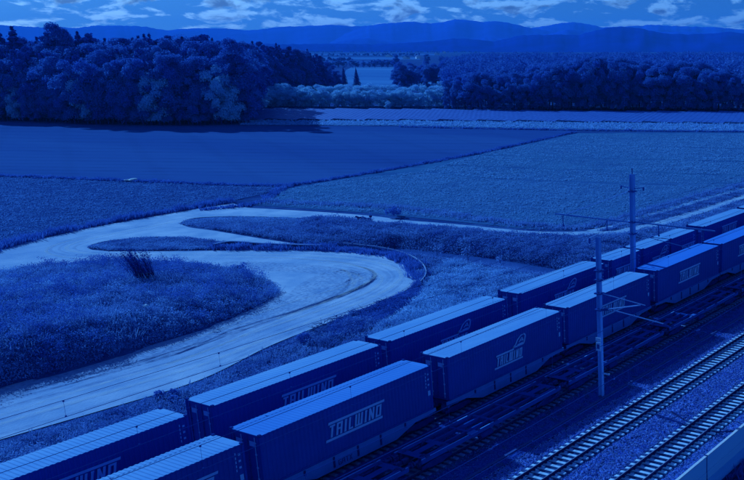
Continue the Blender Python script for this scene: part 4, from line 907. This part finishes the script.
# empty skeletal wagons
def empty_wagon(x0, Lw, label):
    Y = 39.85; e = empty('skeletal_wagon', (x0, Y, 0), label, 'flat wagon', 'empty skeletal wagons'); M_dk = mat('wagon_deck', (.02, .10, .40), (.016, .08, .34), 1., 5.)
    for s in (-1, 1):
        MB().box(0, Lw, s*1.12-.07, s*1.12+.07, .88, 1.16).build('side_beam', M_dk, e, .012)
        MB().box(.02, Lw-.02, s*1.12-.035, s*1.12+.035, 1.163, 1.178).build('beam_cap', mat('worn_edge', (.26, .52, .95), (.18, .42, .85), 3., rough=.4), e)
        MB().box(2.2, Lw-2.2, s*.42-.06, s*.42+.06, .86, 1.12).build('centre_beam', M_dk, e, .012)
    for x in np.arange(2.6, Lw-2, 2.35): MB().box(x-.12, x+.12, -1.045, 1.045, .90, 1.09).build('cross_beam', M_dk, e, .012)
    for x in (1.45, Lw-1.45):              # deck plates with oval slots over the bogies
        b = MB(); Z0, Z1 = 1.125, 1.155
        b.box(x-1.25, x+1.25, -.25, .25, Z0, Z1); b.box(x-1.25, x-.75, -1.03, -.251, Z0, Z1); b.box(x+.75, x+1.25, -1.03, -.251, Z0, Z1); b.box(x-1.25, x-.75, .251, 1.03, Z0, Z1); b.box(x+.75, x+1.25, .251, 1.03, Z0, Z1)
        b.box(x-.749, x+.749, -1.03, -.78, Z0, Z1); b.box(x-.749, x+.749, .78, 1.03, Z0, Z1); b.build('deck_plate', M_dk, e)
        bogie(e, x)
    for k, x in enumerate((.5, 5.2, 7.0, 9.4, Lw-.5)):
        for s in (-1, 1): MB().box(x-.14, x+.14, s*1.18-.09, s*1.18+.09, 1.18, 1.30).build('twist_lock', M_wheel, e, .01)
    for s in (-1, 1): MB().bar((Lw*.36, s*1.25, .72), (Lw*.44, s*1.25, .72), .2, 10).build('brake_cylinder', M_under, e)
    b = MB()
    for k in range(14): x = random.uniform(.6, Lw-.6); b.bar((x, -1.25, .75+random.uniform(-.2, .25)), (x+random.uniform(.4, 1.6), -1.27, .75+random.uniform(-.2, .25)), .03, 5)
    tag(b.build('brake_pipes', M_wheel, e), kind='stuff')
    MB().box(Lw*.3, Lw*.3+.7, -1.30, -.95, 1.18, 1.24).build('step', mat('worn_plate', (.09, .22, .6), (.07, .18, .5), 2.), e)
    for x, s in ((0, -1), (Lw, 1)):
        MB().box(min(x, x+s*.5), max(x, x+s*.5), -.12, .12, .9, 1.1).build('coupler', M_wheel, e)
        for t in (-.85, .85): MB().bar((x, t, 1.02), (x+s*.42, t, 1.02), .09, 8).bar((x+s*.421, t, 1.02), (x+s*.48, t, 1.02), .2, 12).build('buffer', M_wheel, e)
for k, (x0, lab) in enumerate([(23.2, 'empty skeletal wagon cut off by the bottom edge before the lettered foreground container'), (38.9, 'empty skeletal wagon left of the shorter mast foot with slotted deck plate in front'), (54.6, 'empty skeletal wagon passing behind the shorter mast'), (70.3, 'empty skeletal wagon in front of the deep blue roofed container'), (86.0, 'empty skeletal wagon reaching the right edge of the picture'), (101.7, 'empty skeletal wagon just past the right edge')]):
    empty_wagon(x0, 14.6, lab)

# ---------------------------------------------------------------- catenary masts and wires
M_mast = mat('mast_concrete', (.26, .48, .84), (.2, .4, .75), 1.5, 5., stretch=(1, 1, .3)); M_tube = mat('bracket_tube', (.30, .48, .80), (.22, .40, .72), 3., rough=.4); M_ins = mat('insulator', (.03, .08, .3), (.05, .1, .36), 3.); M_sign = mat('sign_white', (.6, .75, .9), (.5, .68, .88), 3.)
def mast_shaft(e, H, w0):
    t = w0*.34
    b = MB(); z0, z1 = -.3, H
    for s in (-1, 1): b.box(-w0/2, w0/2, s*w0/2-.02, s*w0/2+.02, z0, z1)
    b.box(-.02, .02, -w0/2+.021, w0/2-.021, z0, z1); b.build('shaft', M_mast, e)
    MB().box(-w0*.75, w0*.75, -w0*.75, w0*.75, -.35, .12).build('foundation', M_cdark, e, .02)
m1 = empty('catenary_mast', (55.63, 36.5, 0), 'shorter catenary mast standing between the shaded track and the sunlit tracks', 'catenary mast'); mast_shaft(m1, 12.3, .28)
b = MB(); b.bar((0, .75, 12.15), (0, .1, 12.45), .05); b.bar((0, .1, 12.45), (0, -.35, 12.4), .05); b.build('feeder_arm', M_tube, m1); MB().bar((0, .75, 11.75), (0, .75, 12.14), .07, 8).build('insulator', M_ins, m1)
b = MB(); b.bar((0, -.2, 6.85), (0, -3.5, 7.65), .05); b.build('bracket_tube', M_tube, m1); MB().bar((0, -.3, 8.1), (0, -3.9, 7.68), .035).build('stay_tube', M_tube, m1); MB().bar((0, -1.25, 6.95), (0, -5.4, 6.52), .04).build('registration_arm', M_tube, m1)
MB().bar((0, -5.4, 6.52), (0, -5.9, 6.35), .07, 8).build('insulator', M_ins, m1)
for z in (6.85, 8.1, 9.1, 9.8): MB().box(-.27, .27, -.30, .30, z-.05, z+.05).build('clamp', M_ins, m1, .01)
MB().bar((0, -.25, 6.85), (0, -.75, 6.97), .09, 8).build('insulator', M_ins, m1)
MB().box(-.30, -.255, -.20, .20, 3.75, 4.4).box(-.302, -.25, -.22, .22, 4.5, 4.75).build('sign', M_sign, m1); MB().box(-.312, -.303, -.11, .11, 3.9, 4.25).build('sign_face', M_ins, m1)
MB().box(-.05, .05, -.75, -.23, 1.87, 1.97).build('step', M_sign, m1)
m2 = empty('catenary_mast', (79.2, 47.8, 0), 'taller catenary mast with long arms standing between the two container trains', 'catenary mast'); mast_shaft(m2, 13.4, .40)
MB().bar((0, 0, 13.4), (0, 0, 14.0), .06).build('spike', M_ins, m2)
M_tubed = mat('dark_tube', (.10, .24, .56), (.08, .20, .5), 3.)
MB().bar((0, .2, 8.55), (0, 9.5, 8.65), .075, 8).build('cantilever_beam', M_tubed, m2); MB().bar((0, -.2, 8.62), (0, -9.2, 8.5), .075, 8).build('cantilever_beam', M_tubed, m2)
MB().bar((0, .3, 11.7), (0, 8.0, 8.75), .045).build('stay', M_tube, m2)
for y in (3.05, 8.5, -2.98, -7.95): MB().bar((0, y, 8.5), (0, y, 7.6), .05, 8).build('hanger', M_ins, m2); MB().bar((.1, y, 7.42), (0, y, 7.59), .09, 8).build('insulator', M_ins, m2)
for s in (-1, 1): MB().bar((0, s*.25, 12.0), (0, s*1.3, 12.15), .05).build('bracket', M_tubed, m2); MB().bar((0, s*1.3, 11.85), (0, s*1.3, 12.2), .08, 8).build('insulator', M_ins, m2)
MB().bar((0, -.3, 7.4), (0, -6.6, 6.55), .035).build('registration_arm', M_tubed, m2)
for z in (8.58, 11.7, 7.4): MB().box(-.3, .3, -.34, .34, z-.06, z+.06).build('clamp', M_ins, m2, .01)
M_wire = mat('copper_wire', (.03, .08, .32), (.03, .08, .32))
def wire(name, pts, r, label):
    b = MB(); o_ = pts[0]
    for a, c in zip(pts[:-1], pts[1:]): b.bar(np.array(a)-o_, np.array(c)-o_, r, 5)
    q = b.build(name, M_wire); q.location = o_; return tag(q, label, 'wire', 'overhead wires')
def catenary(Y, zc, zm, what, x0=2, x1=190, drop=9.3, sag=.35, first=25.7):
    e = empty('overhead_line', (x0, Y, 0), 'overhead contact line hung above ' + what, 'overhead line', None)
    X = np.linspace(x0, x1, 40); b = MB(); zf = lambda x: zm-sag*math.sin(math.pi*((x-5) % 60)/60)
    b2 = MB().bar((0, 0, zc), (x1-x0, 0, zc), .016, 5).build('contact_wire', M_wire, e)
    for a, c in zip(X[:-1], X[1:]): b.bar((a-x0, 0, zf(a)), (c-x0, 0, zf(c)), .015, 5)
    b.build('messenger_wire', M_wire, e)
    for x in np.arange(first, x1-2, drop):
        if x > x0: MB().bar((x-x0, 0, zc), (x-x0, 0, zf(x)), .008, 4).box(x-x0-.04, x-x0+.04, -.03, .03, zc, zc+.07).box(x-x0-.04, x-x0+.04, -.03, .03, zf(x)-.08, zf(x)).build('dropper', M_wire, e)
catenary(51.16, 6.35, 7.6, 'the far container train'); catenary(44.82, 6.05, 7.4, 'the near container train'); catenary(39.85, 5.85, 7.4, 'the empty wagons'); catenary(32.6, 6.3, 7.55, 'the sunlit track beside the shorter mast'); catenary(27.15, 6.3, 7.55, 'the track beside the noise barrier')
catenary(56.3, 6.5, 7.6, 'the grass verge behind the far train', 60, 190)

# ---------------------------------------------------------------- walker and dogs
def skin(name, pts, edges, radii, m, parent=None):
    me = bpy.data.meshes.new(name); me.from_pydata(pts, edges, []); o = link(name, me, parent, m)
    md = o.modifiers.new('skin', 'SKIN'); md.use_smooth_shade = True
    for v, r in zip(me.skin_vertices[0].data, radii): v.radius = (r, r)
    me.skin_vertices[0].data[0].use_root = True; o.modifiers.new('sub', 'SUBSURF').levels = 1; return o
base = at(371, 222, .3)
M_cloth = mat('dark_clothes', (.012, .03, .2), (.016, .04, .24), 5.); M_shirt = mat('pale_top', (.4, .6, .9)); M_skin = mat('skin', (.22, .36, .6)); M_hair = mat('dark_hair', (.006, .014, .1))
pe = empty('person', tuple(base), 'person in dark trousers and a pale top walking dogs on the gravel path', 'person', None, .4)
skin('body', [(0, 0, .92), (0, 0, 1.15), (0, 0, 1.38), (0, 0, 1.5), (0, 0, 1.62), (0, .01, 1.70), (.2, 0, 1.40), (.27, .02, 1.12), (.26, .16, .92), (-.2, 0, 1.40), (-.27, .02, 1.12), (-.24, .14, .92), (.1, 0, .86), (.11, .12, .48), (.11, .05, .08), (.11, .2, .04), (-.1, 0, .86), (-.11, -.06, .48), (-.11, -.2, .1), (-.11, -.06, .05)],
     [(0, 1), (1, 2), (2, 3), (3, 4), (4, 5), (2, 6), (6, 7), (7, 8), (2, 9), (9, 10), (10, 11), (0, 12), (12, 13), (13, 14), (14, 15), (0, 16), (16, 17), (17, 18), (18, 19)],
     [.15, .14, .16, .06, .09, .085, .06, .045, .035, .06, .045, .035, .09, .065, .045, .04, .09, .065, .045, .04], M_skin, pe)
skin('trousers', [(0, 0, .93), (.1, 0, .86), (.11, .12, .48), (.11, .05, .12), (-.1, 0, .86), (-.11, -.06, .48), (-.11, -.18, .14)], [(0, 1), (1, 2), (2, 3), (0, 4), (4, 5), (5, 6)], [.165, .105, .08, .065, .105, .08, .065], M_cloth, pe)
skin('jacket', [(0, 0, .98), (0, 0, 1.18), (0, 0, 1.38), (0, 0, 1.46), (.2, 0, 1.41), (.27, .02, 1.12), (.265, .13, .96), (-.2, 0, 1.41), (-.27, .02, 1.12), (-.245, .12, .96)], [(0, 1), (1, 2), (2, 3), (2, 4), (4, 5), (5, 6), (2, 7), (7, 8), (8, 9)], [.17, .165, .18, .08, .075, .06, .05, .075, .06, .05], M_shirt, pe)
skin('hair', [(0, -.02, 1.66), (0, -.01, 1.76)], [(0, 1)], [.10, .085], M_hair, pe)
def dog(x, y, m, label, rz):
    e = empty('dog', tuple(at(x, y, .3)), label, 'dog', None, rz)
    P_ = [(0, -.3, .52), (0, 0, .5), (0, .28, .55), (0, .42, .72), (0, .56, .74), (0, .72, .68)]; E_ = [(0, 1), (1, 2), (2, 3), (3, 4), (4, 5)]; r_ = [.13, .12, .15, .09, .09, .045]
    for s in (-1, 1):
        i = len(P_); P_ += [(s*.09, .26, .36), (s*.09, .25, .18), (s*.09, .29, .02), (s*.09, -.28, .40), (s*.09, -.40, .22), (s*.09, -.34, .02)]; E_ += [(2, i), (i, i+1), (i+1, i+2), (0, i+3), (i+3, i+4), (i+4, i+5)]; r_ += [.06, .04, .04, .08, .04, .04]
        P_.append((s*.06, .5, .86)); E_.append((4, len(P_)-1)); r_.append(.025)
    i = len(P_); P_ += [(0, -.48, .62), (0, -.60, .80)]; E_ += [(0, i), (i, i+1)]; r_ += [.035, .02]
    skin('body', P_, E_, r_, m, e)
dog(360, 221, MATS['dark_clothes'], 'dark dog on the path farther from the walker', 1.2); dog(367.5, 222, mat('pale_fur', (.2, .36, .7), (.04, .08, .3), 3.), 'patchy pale dog close beside the walker', .9)
